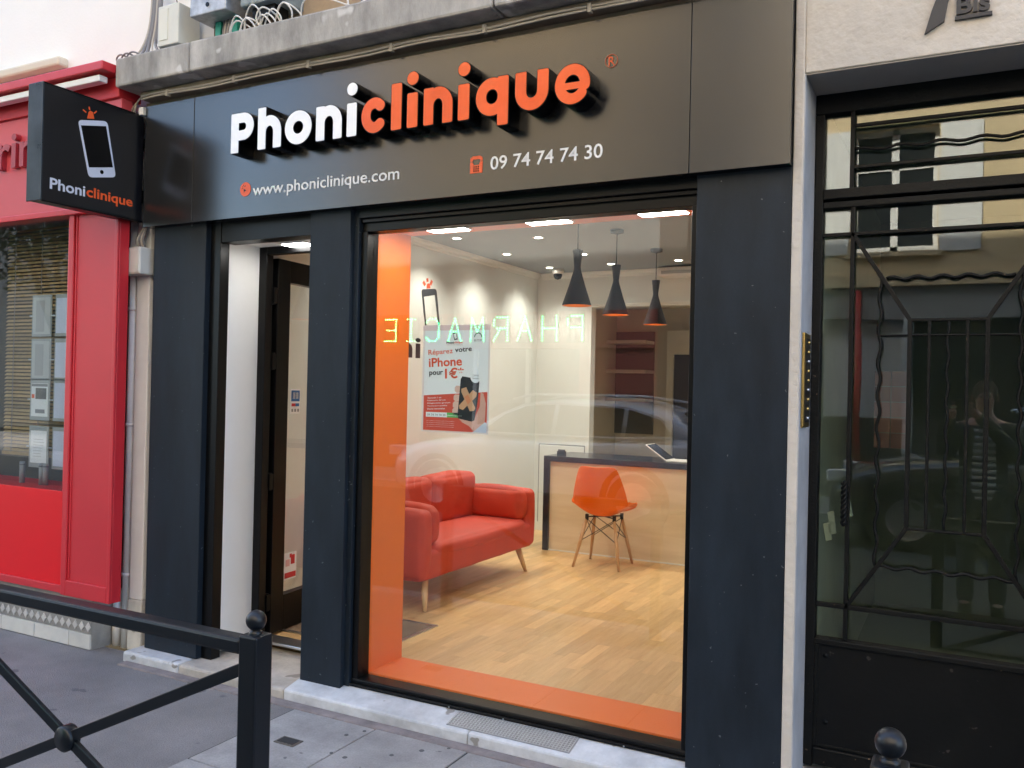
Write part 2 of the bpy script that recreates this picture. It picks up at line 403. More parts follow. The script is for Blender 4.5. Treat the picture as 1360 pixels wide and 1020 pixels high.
# orange display reveal: side, sill, soffit
MB().box(-2.655, -2.619, 0.142, 0.43, 0.10, 2.42).build('reveal_side', ORANGE, sf)
MB().box(-2.619, -0.90, 0.142, 0.43, 0.09, 0.130).build('display_sill', ORANGE, sf, bev=0.002)
MB().box(-2.655, -0.80, 0.142, 0.43, 2.372, 2.44).build('window_soffit', ORANGE, sf)
MB().box(-0.94, -0.80, 0.142, 0.43, 0.10, 2.372).build('reveal_side', ORANGE, sf)

# big letters ------------------------------------------------------------
def stroke_sdf(X, Z, polylines, clip=None):
    d = np.full(X.shape, 9.0)
    for pts, hw in polylines:
        for (ax, az), (bx, bz) in zip(pts[:-1], pts[1:]):
            dx, dz = bx-ax, bz-az; L = dx*dx+dz*dz+1e-12
            t = np.clip(((X-ax)*dx+(Z-az)*dz)/L, 0, 1)
            d = np.minimum(d, np.hypot(X-ax-t*dx, Z-az-t*dz)-hw)
    if clip is not None:
        x0, x1, z0, z1 = clip; r = 0.007
        qx = np.abs(X-(x0+x1)/2)-(x1-x0)/2+r; qz = np.abs(Z-(z0+z1)/2)-(z1-z0)/2+r
        db = np.hypot(np.maximum(qx, 0), np.maximum(qz, 0))+np.minimum(np.maximum(qx, qz), 0)-r
        d = np.maximum(d, db)
    return d
def contours(D, xs, zs, lev):
    """marching squares -> closed loops"""
    segs = {}
    ny, nx = D.shape; V = D-lev
    V[np.abs(V) < 1e-9] = 1e-9
    def ix(kind, i, j):
        if kind == 'h': t = V[i, j]/(V[i, j]-V[i, j+1]); return (xs[j]+t*(xs[j+1]-xs[j]), zs[i])
        t = V[i, j]/(V[i, j]-V[i+1, j]); return (xs[j], zs[i]+t*(zs[i+1]-zs[i]))
    ins = V < 0
    mixed = ins[:-1, :-1].astype(int)+ins[:-1, 1:]+ins[1:, :-1]+ins[1:, 1:]
    for i, j in zip(*np.where((mixed > 0) & (mixed < 4))):
        a, b, c, d = ins[i, j], ins[i, j+1], ins[i+1, j+1], ins[i+1, j]
        e = []                                   # walk edges ccw, inside on the left
        E = [(('h', i, j), a, b), (('v', i, j+1), b, c), (('h', i+1, j), c, d), (('v', i, j), d, a)]
        outs = [k for k, p, q_ in E if p and not q_]; inn = [k for k, p, q_ in E if (not p) and q_]
        for o_, n_ in zip(outs, inn): segs[o_] = n_
    loops = []
    while segs:
        k0 = next(iter(segs)); loop = []; k = k0
        while k in segs:
            loop.append(ix(*k)); k = segs.pop(k)
        if len(loop) > 6: loops.append(loop)
    return loops
def loops_mesh(name, loops, depth):
    cu = bpy.data.curves.new(name, 'CURVE'); cu.dimensions = '2D'; cu.fill_mode = 'BOTH'; cu.extrude = depth/2
    for lp in loops:
        a = np.array(lp); a = (np.roll(a, 1, 0)+2*a+np.roll(a, -1, 0))/4; a = a[::2]
        sp = cu.splines.new('POLY'); sp.points.add(len(a)-1); sp.use_cyclic_u = True
        for p_, (x, z) in zip(sp.points, a): p_.co = (x, z, 0, 1)
    to = bpy.data.objects.new(name, cu); COL.objects.link(to); me = bpy.data.meshes.new_from_object(to)
    bpy.data.objects.remove(to); bpy.data.curves.remove(cu); me.name = name; return me
XH, T = 0.166, 0.052
def arc(cx, cz, rx, rz, a0, a1, n=28):
    return [(cx+rx*math.cos(R(a0+(a1-a0)*k/n)), cz+rz*math.sin(R(a0+(a1-a0)*k/n))) for k in range(n+1)]
def glyph(ch, w):
    h = T/2; i_ = 0.002
    if ch == 'P':
        H = 0.203; zt, zb = H-h, 0.088; r = (zt-zb)/2
        return [([(h, 0), (h, H)], h), ([(h, zt)]+arc(w-h-r, (zt+zb)/2, r, r, 90, -90)+[(h, zb)], h*.98)], (0, w, 0, H)
    if ch in 'nh':
        H = XH if ch == 'n' else 0.210; rx = (w-T)/2; rz = 0.058; cz = XH-h-rz
        return [([(h, -h), (h, H+h)], h), (arc(w/2, cz, rx, rz, 180, 0)+[(w-h, -h)], h)], (0, w, 0, H)
    if ch == 'u':
        rx = (w-T)/2; rz = 0.056; cz = h+rz
        return [([(h, XH+h)]+arc(w/2, cz, rx, rz, 180, 360)+[(w-h, XH+h)], h)], (0, w, 0, XH)
    if ch == 'o': return [(arc(w/2, XH/2, (w-T)/2, (XH-T)/2, 0, 360, 48), h)], None
    if ch == 'c': return [(arc(w/2+.006, XH/2, (w-T)/2+.004, (XH-T)/2, 48, 312, 40), h*.98)], (0, w, 0, XH)
    if ch == 'e':
        hh = 0.0225
        return [(arc(w/2, XH/2, w/2-hh, XH/2-hh, -8, 318, 44), hh), ([(hh, XH*.455), (w-hh-.002, XH*.455)], .0145)], None
    if ch == 'l': return [([(w/2, -.1), (w/2, .4)], w/2)], (0, w, 0, 0.213)
    if ch == 'i': return [([(w/2, -.1), (w/2, .158)], w/2), ([(w/2, .2235), (w/2+.0001, .2235)], .0305)], None
    if ch == 'q':
        return [(arc(w/2, XH/2, (w-T)/2, (XH-T)/2, 0, 360, 48), h*.97), ([(w-h, -.1), (w-h, XH+.1)], h)], (0, w, -.045, XH)
lt = thing('sign_lettering', 'raised white and orange block letters with deep black sides spelling Phoniclinique', 'lettering', (-2.35, -0.05, 2.744))
FACE_Y = -0.150
for ch, x0, x1, mt in [('P', -3.348, -3.193, LETW), ('h', -3.164, -3.010, LETW), ('o', -2.985, -2.816, LETW), ('n', -2.788, -2.631, LETW), ('i', -2.601, -2.544, LETW),
        ('c', -2.517, -2.376, LETO), ('l', -2.345, -2.288, LETO), ('i', -2.257, -2.200, LETO), ('n', -2.167, -2.015, LETO), ('i', -1.986, -1.929, LETO),
        ('q', -1.896, -1.736, LETO), ('u', -1.703, -1.547, LETO), ('e', -1.517, -1.360, LETO)]:
    w = x1-x0; pl, clip = glyph(ch, w)
    xs = np.arange(-.02, w+.021, .0018); zs = np.arange(-.07, .275, .0018); X, Z = np.meshgrid(xs, zs)
    D = stroke_sdf(X, Z, pl, clip)
    if ch == 'i':
        D1 = stroke_sdf(X, Z, pl[:1], (0, w, 0, .158)); D = np.minimum(D1, stroke_sdf(X, Z, pl[1:]))
    for nm, lev, dep, yf, mm in (('letter', 0.0032, 0.098, FACE_Y, BLACK), ('letter_face', -0.0005, 0.004, FACE_Y-0.0025, mt)):
        me = loops_mesh(nm, contours(D.copy(), xs, zs, lev), dep)
        off = OFF[lt]
        for v in me.vertices: v.co = Vector((x0+v.co.x, yf+dep/2-v.co.z, 2.744+v.co.y))-off
        if nm == 'letter': par = link(nm, me, mm, lt)
        else: link(nm, me, mm, par)

# small fascia lettering ---------------------------------------------------
EX, EZ = (1, 0, 0), (0, 0, 1)
wl_ = thing('web_address', 'small white web address with orange cursor disc on the fascia', 'lettering', (-2.85, -0.05, 2.54))
fit_text('address', 'www.phoniclinique.com', (-3.288, -0.0505, 2.527), EX, EZ, 0.925, 0.076, VINW, wl_, bold=0.004, depth=0.002)
MB().lathe([(0.0, -0.002), (0.037, -0.002), (0.037, 0.0)], (-3.340, -0.0505, 2.583), 28, axis='y').build('disc', VINO, wl_)
q = MB().prism([(0, 0), (.004, -.022), (.009, -.014), (.02, -.012)][::-1], (-3.352, -0.0527, 2.588), EX, EZ, (0, -.0005, 0))
for a in (100, 150, 200, 40):
    q.bar((-3.35+.007*math.cos(R(a)), -.053, 2.592+.007*math.sin(R(a))), (-3.35+.016*math.cos(R(a)), -.053, 2.592+.016*math.sin(R(a))), .003, .001)
q.build('cursor', BLACK, wl_)
tl = thing('phone_number', 'small white telephone number with orange handset icon on the fascia', 'lettering', (-1.65, -0.05, 2.54))
dm_ = fit_text('digits', '09 74 74 74 30', (-1.872, -0.0505, 2.539), EX, EZ, 0.533, 0.060, VINW, tl, bold=0.006, depth=0.002)
split_glyphs(dm_, 'digit')
MB().prism([(0, 0), (.062, 0), (.064, .05), (.052, .05), (.045, .036), (.019, .036), (.012, .05), (0, .05)], (-1.976, -0.0525, 2.533), EX, EZ, (0, .002, 0)).build('handset_body', VINO, tl)
MB().prism([(0, 0), (.012, -.002), (.014, .008), (.05, .008), (.052, -.002), (.064, 0), (.062, .015), (.05, .022), (.014, .022), (.002, .015)], (-1.976, -0.0525, 2.587), EX, EZ, (0, .002, 0)).build('handset', VINO, tl)
for a in range(3):
    for b in range(3):
        MB().box(-1.959+a*.011, -1.952+a*.011, -.0532, -.0526, 2.539+b*.0095, 2.5455+b*.0095).build('key', BLACK, tl)
rg = thing('registered_mark', 'tiny outlined orange registered trademark symbol at the end of the fascia', 'symbol', (-1.31, -0.05, 2.93))
MB().lathe([(.028, -.004), (.028, 0), (.0255, 0), (.0255, -.004), (.028, -.004)], (-1.308, -0.0505, 2.936), 32, axis='y').build('ring', mat('dull_orange', (0.45, 0.10, 0.04), 0.4), rg)
fit_text('mark', 'R', (-1.320, -0.0505, 2.918), EX, EZ, 0.026, 0.036, VINO, rg, depth=0.003)

# projecting blade sign ---------------------------------------------------
bs = thing('blade_sign', 'square black illuminated box sign with phone drawing, projecting beside the fascia', 'sign', (-4.2, -0.33, 2.47))
MB().box(-4.262, -4.154, -0.635, -0.03, 2.478, 3.074).build('sign_box', mat('black_sign_face', (0.006, 0.006, 0.008), 0.33), bs, bev=0.004)
MB().box(-4.266, -4.150, -0.643, -0.633, 2.474, 3.078).build('front_edge', mat('dark_trim', (0.05, 0.055, 0.06), 0.3, metal=0.7, var=0.3, vscale=6), bs, bev=0.003)
for z in (2.476, 3.076): MB().box(-4.157, -4.151, -0.634, -0.03, z-.006, z+.002).build('trim', BLACKF, bs)
MB().box(-4.235, -4.18, -0.03, 0.10, 2.60, 2.66).build('wall_bracket', BLACKF, bs); MB().box(-4.235, -4.18, -0.03, 0.10, 2.90, 2.96).build('wall_bracket', BLACKF, bs)
SX = -4.1535
def sp(px, py, dx=0.0): v = P(px, py, 0, SX); v.x = SX+dx; return v
def poly_on(pts, mt, name, parent, dx, th=.0008):
    q = MB(); n = len(pts)
    vs = [Vector((p.x+dx, p.y, p.z)) for p in pts]+[Vector((p.x+dx-th, p.y, p.z)) for p in pts]
    fs = [tuple(range(n)), tuple(range(2*n-1, n-1, -1))]+[((j+1) % n, j, n+j, n+(j+1) % n) for j in range(n)]
    return q.add(vs, fs).build(name, mt, parent)
def round_quad(c, r=0.14, n=5):
    out = []
    for i in range(4):
        p0, p, p1 = c[i-1], c[i], c[(i+1) % 4]
        a = p.lerp(p0, r*min(1, (p1-p).length/(p0-p).length)); b = p.lerp(p1, r*min(1, (p0-p).length/(p1-p).length))
        for k in range(n+1):
            t = k/n; out.append((1-t)**2*a+2*t*(1-t)*p+t*t*b)
    return out
z1 = 3.4
ph = [sp(a/z1, b/z1) for a, b in ((351, 541), (484, 547), (523, 801), (400, 801))]
phone = poly_on(round_quad(ph), VING, 'phone_outline', bs, .001)
poly_on([sp(a/z1, b/z1) for a, b in ((365, 566), (478, 570), (509, 756), (401, 756))], BLACK, 'phone_screen', bs, .002)
c_ = sp(459/z1, 777/z1); MB().lathe([(0, .0024), (.011, .0024), (.011, 0)], (SX, c_.y, c_.z), 16, axis='x').build('home_button', BLACK, bs)
poly_on([sp(a/z1, b/z1) for a, b in ((393, 535), (400, 505), (408, 500), (419, 506), (426, 537))], VINO, 'siren_lamp', bs, .001)
for (a, b), (c, d) in (((374, 495), (389, 508)), ((402, 482), (404, 497)), ((436, 502), (424, 512))):
    u0, u1 = sp(a/z1, b/z1, .001), sp(c/z1, d/z1, .001); MB().bar(u0, u1, .007, .0015, (1, 0, 0)).build('siren_ray', VINO, bs)
t0, t1 = sp(224/z1, 850/z1), sp(388/z1, 893/z1); t2 = sp(596/z1, 934/z1)
hh = 0.058
fit_text('sign_text', 'Phoni', (SX+.0006, t0.y, t0.z-.002), (0, 1, 0), EZ, t1.y-t0.y-.006, hh, VING, bs, bold=.02, depth=.001)
fit_text('sign_text', 'clinique', (SX+.0006, t1.y+.002, t0.z-.015), (0, 1, 0), EZ, t2.y-t1.y, hh+.013, VINO, bs, bold=.02, depth=.001)

# ================================================================== WALL ABOVE THE SHOP
ub = thing('apartment_building', 'old building above the phone shop with stained concrete ledge and beige plaster', 'building', (-2.3, 0.5, 3.12))
for x0, x1 in ((-4.19, -3.62), (-3.612, -1.8), (-1.792, -0.62)):
    MB().box(x0, x1, -0.20, 0.3, 3.192, 3.352).build('concrete_ledge', CONC, ub, bev=0.012)
MB().box(-4.13, -0.62, -0.085, 0.2, 3.150, 3.192).build('plaster_band', BEIGE, ub, bev=0.012)
MB().box(-4.15, -0.62, -0.02, 0.2, 3.115, 3.150).build('wall_strip', BEIGE, ub)
WALLB = mat('brown_render', (0.42, 0.31, 0.20), 0.85, var=0.12, vscale=5, bump=0.15)
MB().box(-3.55, -0.62, 0.05, 0.5, 3.352, 14).build('upper_wall', WALLB, ub)
MB().box(-0.62, 3.5, 0.06, 0.5, 3.6, 14).build('upper_wall', STONE, ub)
MB().box(-4.25, 3.5, 0.5, 11, 3.35, 14).build('building_mass', WALLB, ub)
for x in (-2.62, -2.50, -2.38, -2.26): MB().box(x-.012, x+.012, -.03, 0.0, 3.352, 4.35).build('balcony_bar', mat('slate_paint', (.10, .12, .15), .5), ub)
MB().box(-2.7, -0.7, -.035, .005, 4.35, 4.39).build('balcony_rail', mat('slate_paint', (.1, .12, .15), .5), ub)
# cables clipped below the ledge
cb = thing('cable_run', 'thin beige cables clipped along the plaster under the concrete ledge', 'cable', (-2.4, -0.06, 3.13))
for zz, r_, yo in ((3.160, .0065, -.094), (3.146, .006, -.092)):
    pts = [(-4.10+i*.12, yo-.004*math.sin(i*1.3), zz+.004*math.sin(i*.9+zz*40)) for i in range(29)]
    MB().tube(pts, r_, 6).build('cable', CABLE, cb, True)
for i in range(7): MB().box(-3.9+i*.5, -3.885+i*.5, -.104, -.08, 3.135, 3.172).build('cable_clip', CABLE, cb)
MB().box(-4.155, -4.118, -.07, -.03, 3.07, 3.115).build('end_block', PVC, cb, bev=.004)
for k in range(4):
    MB().tube([(-4.19-.015*k, -.03, 2.99), (-4.2-.012*k, -.06, 3.06+.01*k), (-4.16, -.07, 3.15), (-4.10, -.09, 3.158)], .004, 6, soft=5).build('cable', CABLE if k % 2 else CABLEG, cb, True)
# boxes above the ledge
b1 = thing('meter_box', 'mottled grey metal box above the ledge with wires and green clips', 'electrical box', (-3.55, -.05, 3.36))
MB().box(-3.66, -3.40, -.16, .04, 3.50, 3.85).build('box_body', mat('galvanised_box', (.40, .41, .43), .45, metal=.5, var=.35, vscale=18), b1, bev=.006)
MB().box(-3.63, -3.43, -.02, .05, 3.352, 3.52).build('back_board', mat('brown_board', (.20, .12, .07), .7), b1)
for x in (-3.56, -3.44): MB().box(x-.02, x+.02, -.06, -.02, 3.352, 3.50).build('green_clip', mat('green_plastic', (.02, .30, .22), .4), b1, bev=.004)
c_ = (-3.53, -.162, 3.545); MB().lathe([(0, -.002), (.012, -.002), (.012, .002)], c_, 12, axis='y').build('lock', BLACK, b1)
for k in range(5): MB().tube([(-3.52+.012*k, -.05, 3.36), (-3.51+.01*k, -.07, 3.42), (-3.52+.014*k, -.05, 3.51)], .004, 6, soft=5).build('wire', CABLE if k % 2 else CABLEG, b1, True)
b2 = thing('junction_box', 'small cream junction box with loose grey cables beside the meter box', 'electrical box', (-3.9, -.03, 3.36))
MB().box(-3.94, -3.78, -.13, .02, 3.40, 3.62).build('box_body', mat('cream_plastic', (.66, .65, .58), .5, var=.08), b2, bev=.006)
MB().box(-3.925, -3.86, -.134, -.129, 3.43, 3.60).build('box_cover', mat('ivory_plastic', (.72, .70, .60), .5), b2)
MB().box(-3.90, -3.84, -.09, -.03, 3.375, 3.402).build('gland', CABLEG, b2)
for k in range(6):
    x = -4.10+.016*k
    MB().tube([(x-.03, -.02, 4.6), (x-.01, -.03, 3.9), (x, -.05, 3.6), (x+.01*k-.02, -.08, 3.45), (x+.04*k-.06, -.12, 3.37), (x+.05*k-.10, -.15, 3.362)], .006+.002*(k % 3), 6, soft=5).build('cable', CABLEG if k % 3 else CABLE, b2, True)
for k in range(3):
    MB().tube([(-4.05-.05*k, -.10, 3.36), (-4.12-.05*k, -.14, 3.40), (-4.20-.04*k, -.12, 3.38), (-4.30, -.02, 3.33+.02*k)], .005, 6, soft=5).build('cable', CABLEG, b2, True)
MB().tube([(-3.84, -.05, 4.5), (-3.80, -.06, 3.9), (-3.88, -.07, 3.75), (-3.86, -.06, 3.62)], .004, 6, soft=5).build('cable', CABLEG, b2, True)
b3 = thing('cable_cabinet', 'dark weathered cabinet above the ledge with a tangle of white wires', 'electrical box', (-3.2, -.03, 3.36))
MB().box(-3.32, -3.06, -.14, .05, 3.50, 3.90).build('box_body', mat('grey_green_box', (.24, .28, .28), .5, var=.3, vscale=14), b3, bev=.008)
MB().box(-3.27, -3.12, -.10, .0, 3.44, 3.50).build('box_base', BLACKF, b3)
for k in range(11):
    x = -3.36+.035*k; a = random.uniform(.03, .10); e = random.choice((-1, 1))
    MB().tube([(x, -.10, 3.355), (x-e*.03, -.13, 3.355+a), (x+e*.02, -.14, 3.40+a), (x+e*.09, -.11, 3.37+a*.8), (x+e*.12, -.09, 3.355)], .0045, 6, soft=5).build('wire', mat('white_cable', (.72, .70, .66), .5), b3, True)
MB().tube([(-3.05, -.1, 3.6), (-2.95, -.12, 3.66), (-2.80, -.13, 3.62), (-2.68, -.11, 3.50), (-2.66, -.09, 3.40), (-2.70, -.1, 3.36)], .005, 6, soft=5).build('wire', MATS['white_cable'], b3, True)
MB().tube([(-2.95, -.09, 3.36), (-2.92, -.12, 3.45), (-2.84, -.12, 3.48), (-2.74, -.11, 3.44), (-2.62, -.09, 3.40), (-2.50, -.06, 3.46), (-2.40, -.06, 3.50)], .004, 6, soft=5).build('wire', MATS['white_cable'], b3, True)

# ================================================================== RED SHOP ON THE LEFT
rs = thing('red_shopfront', 'bright red painted shopfront with a large window and tiled base', 'shopfront', (-6, -0.1, 0))
RY = -0.12; RBK = -0.055
RX = P(147, 805, 1, RY).x
px0 = P(95, 285, 1, RY).x                       # left edge of the corner pilaster
MB().box(px0, RX, RY, RBK, 0.31, 3.05).build('corner_pilaster', RED, rs, bev=0.004)
# raised border around the pilaster panel
for b in ((px0, px0+.045, .31, 2.56), (RX-.025, RX, .31, 2.56), (px0+.045, RX-.025, .31, .40)):
    MB().box(b[0], b[1], RY-.014, RY, b[2], b[3]).build('pilaster_moulding', RED, rs, bev=0.004)
MB().box(px0+.055, px0+.065, RY-.006, RY, .41, 2.54).build('pilaster_moulding', RED, rs, bev=.002)
MB().box(-9.5, RX, RY-.01, RBK, 2.56, 3.16).build('fascia', mat('light_red_paint', (.60, .075, .095), .35, var=.04), rs, bev=.004)
MB().box(-9.5, RX+.015, RY-.15, 0.0, 3.275, 3.325).build('cornice', RED, rs, bev=.006)
MB().box(-9.5, RX, RY-.03, 0.0, 3.16, 3.275).build('cornice', RED, rs, bev=.006)
MB().box(-9.5, RX-.02, RY-.035, RBK, 2.525, 2.56).build('window_head', RED, rs, bev=.005)
MB().box(-9.5, px0, RY+.01, 0.06, 0.31, 0.355).build('lower_rail', RED, rs, bev=.004)
MB().box(-9.5, px0, RY+.02, 0.06, 0.355, 0.905).build('lower_panel', REDB, rs, bev=.002)
MB().box(px0-.03, px0, RY+.005, .06, .905, 2.525).build('window_jamb', RED, rs, bev=.003)
MB().box(-9.5, px0-.03, RY+.03, RY+.04, .905, 2.525).build('window_pane', GLASSR, rs)
MB().box(-9.5, px0, RY+.045, .25, .86, .90).build('window_sill', RED, rs)
for px_ in (0, 1):
    z = 3.195+px_*0
for x0, x1 in ((-4.72, -4.26), (-5.6, -4.82)):
    l_ = MB().box(x0, x1, RY-.125, RY-.07, 3.225, 3.262).build('lamp_tube', mat('white_diffuser', (.85, .85, .85), .4), rs, bev=.006)
# lettering (only its end shows)
la, lb = P(-4, 226, 1, RY-.045), P(46, 172, 1, RY-.045)
split_glyphs(fit_text('red_letter', 'rin', (la.x, RY-.010, la.z), EX, EZ, lb.x-la.x, lb.z-la.z, mat('dark_red_letter', (.36, .03, .045), .4), rs, bold=.012, depth=.035), 'red_letter')
# tiled base
MB().box(-9.5, -4.447, -0.066, 0.05, 0.0, 0.31).build('plinth', mat('grey_plinth', (.30, .29, .27), .85, var=.2, vscale=8, bump=.2), rs)
TILE = mat('glazed_white_tile', (.58, .575, .54), .3, var=.08, vscale=10, rand=.06)
x = -4.447; i = 0
while x > -6.6:
    w = .19 if i == 0 else .325
    MB().box(x-w+.003, x-.003, -.078, -.064, .004, .090).build('base_tile', TILE, rs, bev=.002); x -= w; i += 1
MB().box(-9.5, -4.449, -.074, -.065, .093, .175).build('frieze_band', mat('grey_frieze', (.24, .235, .22), .6, var=.15, vscale=20), rs)
DIA = mat('pale_diamond_tile', (.52, .51, .49), .35, rand=.1)
dm = None
for i in range(36):
    cx = -4.467-i*.058
    if dm is None:
        dm = MB().prism([(0, -.027), (.022, 0), (0, .027), (-.022, 0)], OFF[rs], EX, EZ, (0, .005, 0)).build('diamond_tile', DIA, rs); o = dm
    else:
        o = dm.copy(); COL.objects.link(o)
    o.location = Vector((cx, -.0785, .133))-OFF[rs]
MB().box(-4.52, -4.452, .051, .12, .0, .31).build('plinth_return', mat('grey_plinth', (.3, .29, .27), .85), rs)
# inside of the red shop
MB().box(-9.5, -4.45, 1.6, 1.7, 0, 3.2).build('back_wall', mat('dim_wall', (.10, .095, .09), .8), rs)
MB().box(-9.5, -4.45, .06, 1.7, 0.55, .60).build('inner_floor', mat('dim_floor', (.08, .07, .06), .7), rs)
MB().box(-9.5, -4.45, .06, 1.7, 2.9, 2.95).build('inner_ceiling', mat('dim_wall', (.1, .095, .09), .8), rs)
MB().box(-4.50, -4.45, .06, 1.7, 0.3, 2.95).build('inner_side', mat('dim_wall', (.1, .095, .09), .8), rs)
# wooden blind
wb = thing('wooden_blind', 'brown wooden slat blind hanging behind the red shop window', 'blind', (-4.9, .16, .98))
BX1 = -4.60; BX0 = P(8, 480, 1, .20).x
BL = mat('bamboo_slat', (.38, .27, .13), .6, rand=.22, var=.15, vscale=30)
sl_ = None
for i in range(62):
    z = 1.09+i*.0240
    if sl_ is None:
        sl_ = MB().obox(OFF[wb], ((BX1-BX0)/2, 0, 0), (0, .010, .004), (0, -.0004, .001)).build('slat', BL, wb); o = sl_
    else: o = sl_.copy(); COL.objects.link(o)
    o.location = Vector(((BX0+BX1)/2, .20, z))-OFF[wb]; o.rotation_euler = (R(random.uniform(18, 34)), 0, 0)
MB().box(BX0, BX1, .185, .215, 1.055, 1.078).build('bottom_rail', BL, wb, bev=.003)
for x in (BX0+.10, BX0+.38, BX1-.08): MB().tube([(x, .187, 1.06), (x, .187, 2.60)], .0025, 5).build('cord', CABLEG, wb)
# hanging clear display pockets
HOLD = mat('clear_acrylic_holder', (.42, .45, .45), .15, ior=1.5)
PAPER = mat('white_paper', (.80, .82, .84), .6); LPAN = mat('blue_tinted_panel', (.62, .68, .85), .4)  # panel is a plain pale blue sheet
PHOTO = mat('dark_photo_print', (.10, .10, .10), .4, var=.6, vscale=22); INK = mat('grey_ink', (.25, .26, .28), .6)
rows = [(380, 352), (495, 455), (541, 541), (594, 594)]
zs_ = []
def pocket(xc, zc, kind, label):
    t = thing('display_pocket', label, 'paper holder', (xc, .075, zc-.13), 'paper holders in the red shop window', local=True)
    q = MB().box(-.098, .098, 0, .006, 0, .265); q.build('acrylic_sheet', HOLD, t, bev=.002)
    if kind == 'wide':
        MB().box(-.085, .085, -.0015, -.0003, .015, .25).build('paper', mat('pale_grey_paper', (.5, .52, .53), .6), t)
        MB().box(-.055, .03, -.0022, -.0016, .03, .23).build('print', mat('faint_print', (.40, .41, .42), .6), t)
    elif kind == 'photo':
        MB().box(-.083, .083, -.0015, -.0003, .025, .235).build('paper', PAPER, t)
        MB().box(-.04, .068, -.0022, -.0016, .135, .205).build('print', PHOTO, t)
        MB().box(-.08, .08, -.0022, -.0016, .215, .232).build('print', INK, t)
        MB().box(-.04, .055, -.0022, -.0016, .045, .07).build('print', INK, t)
        MB().box(-.078, -.05, -.0022, -.0016, .14, .165).build('print', VINO, t)
    elif kind == 'letter':
        MB().box(-.08, .08, -.0015, -.0003, .03, .235).build('paper', PAPER, t)
        for k in range(7): MB().box(-.05, .02+.04*random.random(), -.0020, -.0016, .07+.018*k, .0735+.018*k).build('print', mat('light_ink', (.5, .51, .53), .6), t)
    else:
        MB().box(-.085, .085, -.0015, -.0003, .02, .24).build('paper', LPAN, t)
    for s in (-1, 1): MB().box(s*.106-.012, s*.106+.012, -.004, .004, .128, .136).build('wire_clip', STEEL, t)
    return t
c1 = P(51, 595, 1, .075); c2 = P(86, 595, 1, .075)
names = ['faded grey sheet in the topmost clear holder by the red jamb', 'grey floor plan sheet in the second holder from the top', 'property sheet with a dark photo in a clear holder', 'plain typed letter in the lowest clear holder']
blues = ['blue tinted panel holder behind the red jamb, topmost', 'blue tinted panel holder behind the red jamb, second from the top', 'blue tinted panel holder behind the red jamb, beside the photo sheet', 'blue tinted panel holder behind the red jamb, beside the typed letter']
for i, (py, kd) in enumerate(((420, 'wide'), (478, 'wide'), (531, 'photo'), (594, 'letter'))):
    z = P(51, py, 1, .075).z
    pocket(c1.x, z, kd, names[i]); pocket(c1.x+.232, z, 'blue', blues[i])
for i, (x, lab) in enumerate(((-.09, 'short grey cylinder standing alone on the red shop sill'), (.105, 'grey cylinder of a pair on the red shop sill, away from the jamb'), (.145, 'grey cylinder of a pair on the red shop sill, next to the jamb'))):
    cx = c1.x+x
    g = thing('roll', lab, 'roll', (cx, .03, .90), local=True)
    MB().lathe([(0, 0), (.016, 0), (.016, .14), (0, .14)], (0, 0, 0), 16).build('tube', mat('grey_roll', (.30, .31, .32), .5), g, True)
    MB().lathe([(.0165, .118), (.018, .118), (.018, .126), (.0165, .126)], (0, 0, 0), 16).build('band', mat('dark_band', (.15, .15, .16), .5), g)

# wall and pipes between the two shops
pw = struct(MB().box(-4.48, -4.06, .13, .35, 0, 3.3).build('party_wall', mat('dirty_cream_wall', (.55, .52, .46), .8, var=.15, vscale=4, bump=.2)))
pl_ = thing('downpipe', 'white round drainpipe between the red shop and the navy pillar', 'pipe', (-4.33, .07, 0))
MB().tube([(-4.335, .075, 0), (-4.335, .075, 3.1)], .026, 16).build('pipe', PVC, pl_, True)
for z in (.42, 1.30, 1.98, 2.6): MB().lathe([(.026, 0), (.031, 0), (.031, .02), (.026, .02)], (-4.335, .075, z), 16).build('pipe_collar', PVC, pl_, True)
p2_ = thing('short_downpipe', 'stained white pipe foot tucked behind the red shop plinth', 'pipe', (-4.41, .08, 0))
MB().tube([(-4.415, .08, 0), (-4.415, .08, .33)], .028, 14).build('pipe', PVC, p2_, True)
MB().lathe([(.028, 0), (.034, 0), (.034, .03), (.028, .03)], (-4.415, .08, .30), 14).build('pipe_collar', PVC, p2_, True)
pf = thing('cable_duct', 'flat white painted duct with a stone foot beside the navy pillar', 'duct', (-4.22, .08, 0))
MB().box(-4.285, -4.175, .05, .13, .30, 3.1).build('duct', mat('white_duct', (.84, .83, .80), .55, var=.06), pf, bev=.006)
MB().box(-4.29, -4.17, .045, .13, .0, .298).build('stone_foot', mat('pale_foot', (.58, .55, .49), .8, var=.15, vscale=9, bump=.2), pf, bev=.008)
MB().lathe([(0, -.006), (.018, -.004), (.02, 0)], (-4.23, .045, .13), 14, axis='y').build('boss', mat('stain', (.35, .33, .28), .8), pf)
MB().box(-4.165, -4.12, .07, .13, 0, 3.1).build('side_strip', mat('grey_strip', (.42, .39, .35), .8, var=.2), pf)
jb = thing('wall_box', 'square grey white junction box over the pipes beside the navy pillar', 'electrical box', (-4.22, 0, 2.08))
ja, jc = P(168, 331, 1, .0), P(200, 364, 1, .0)
MB().box(ja.x+.005, ja.x+.175, -.045, .05, jc.z, ja.z).build('box_body', mat('grey_white_plastic', (.62, .61, .58), .5, var=.06), jb, bev=.006)
MB().box(ja.x+.012, ja.x+.168, -.049, -.044, jc.z+.008, ja.z-.008).build('lid', mat('grey_white_plastic', (.6, .6, .58), .5), jb, bev=.003)
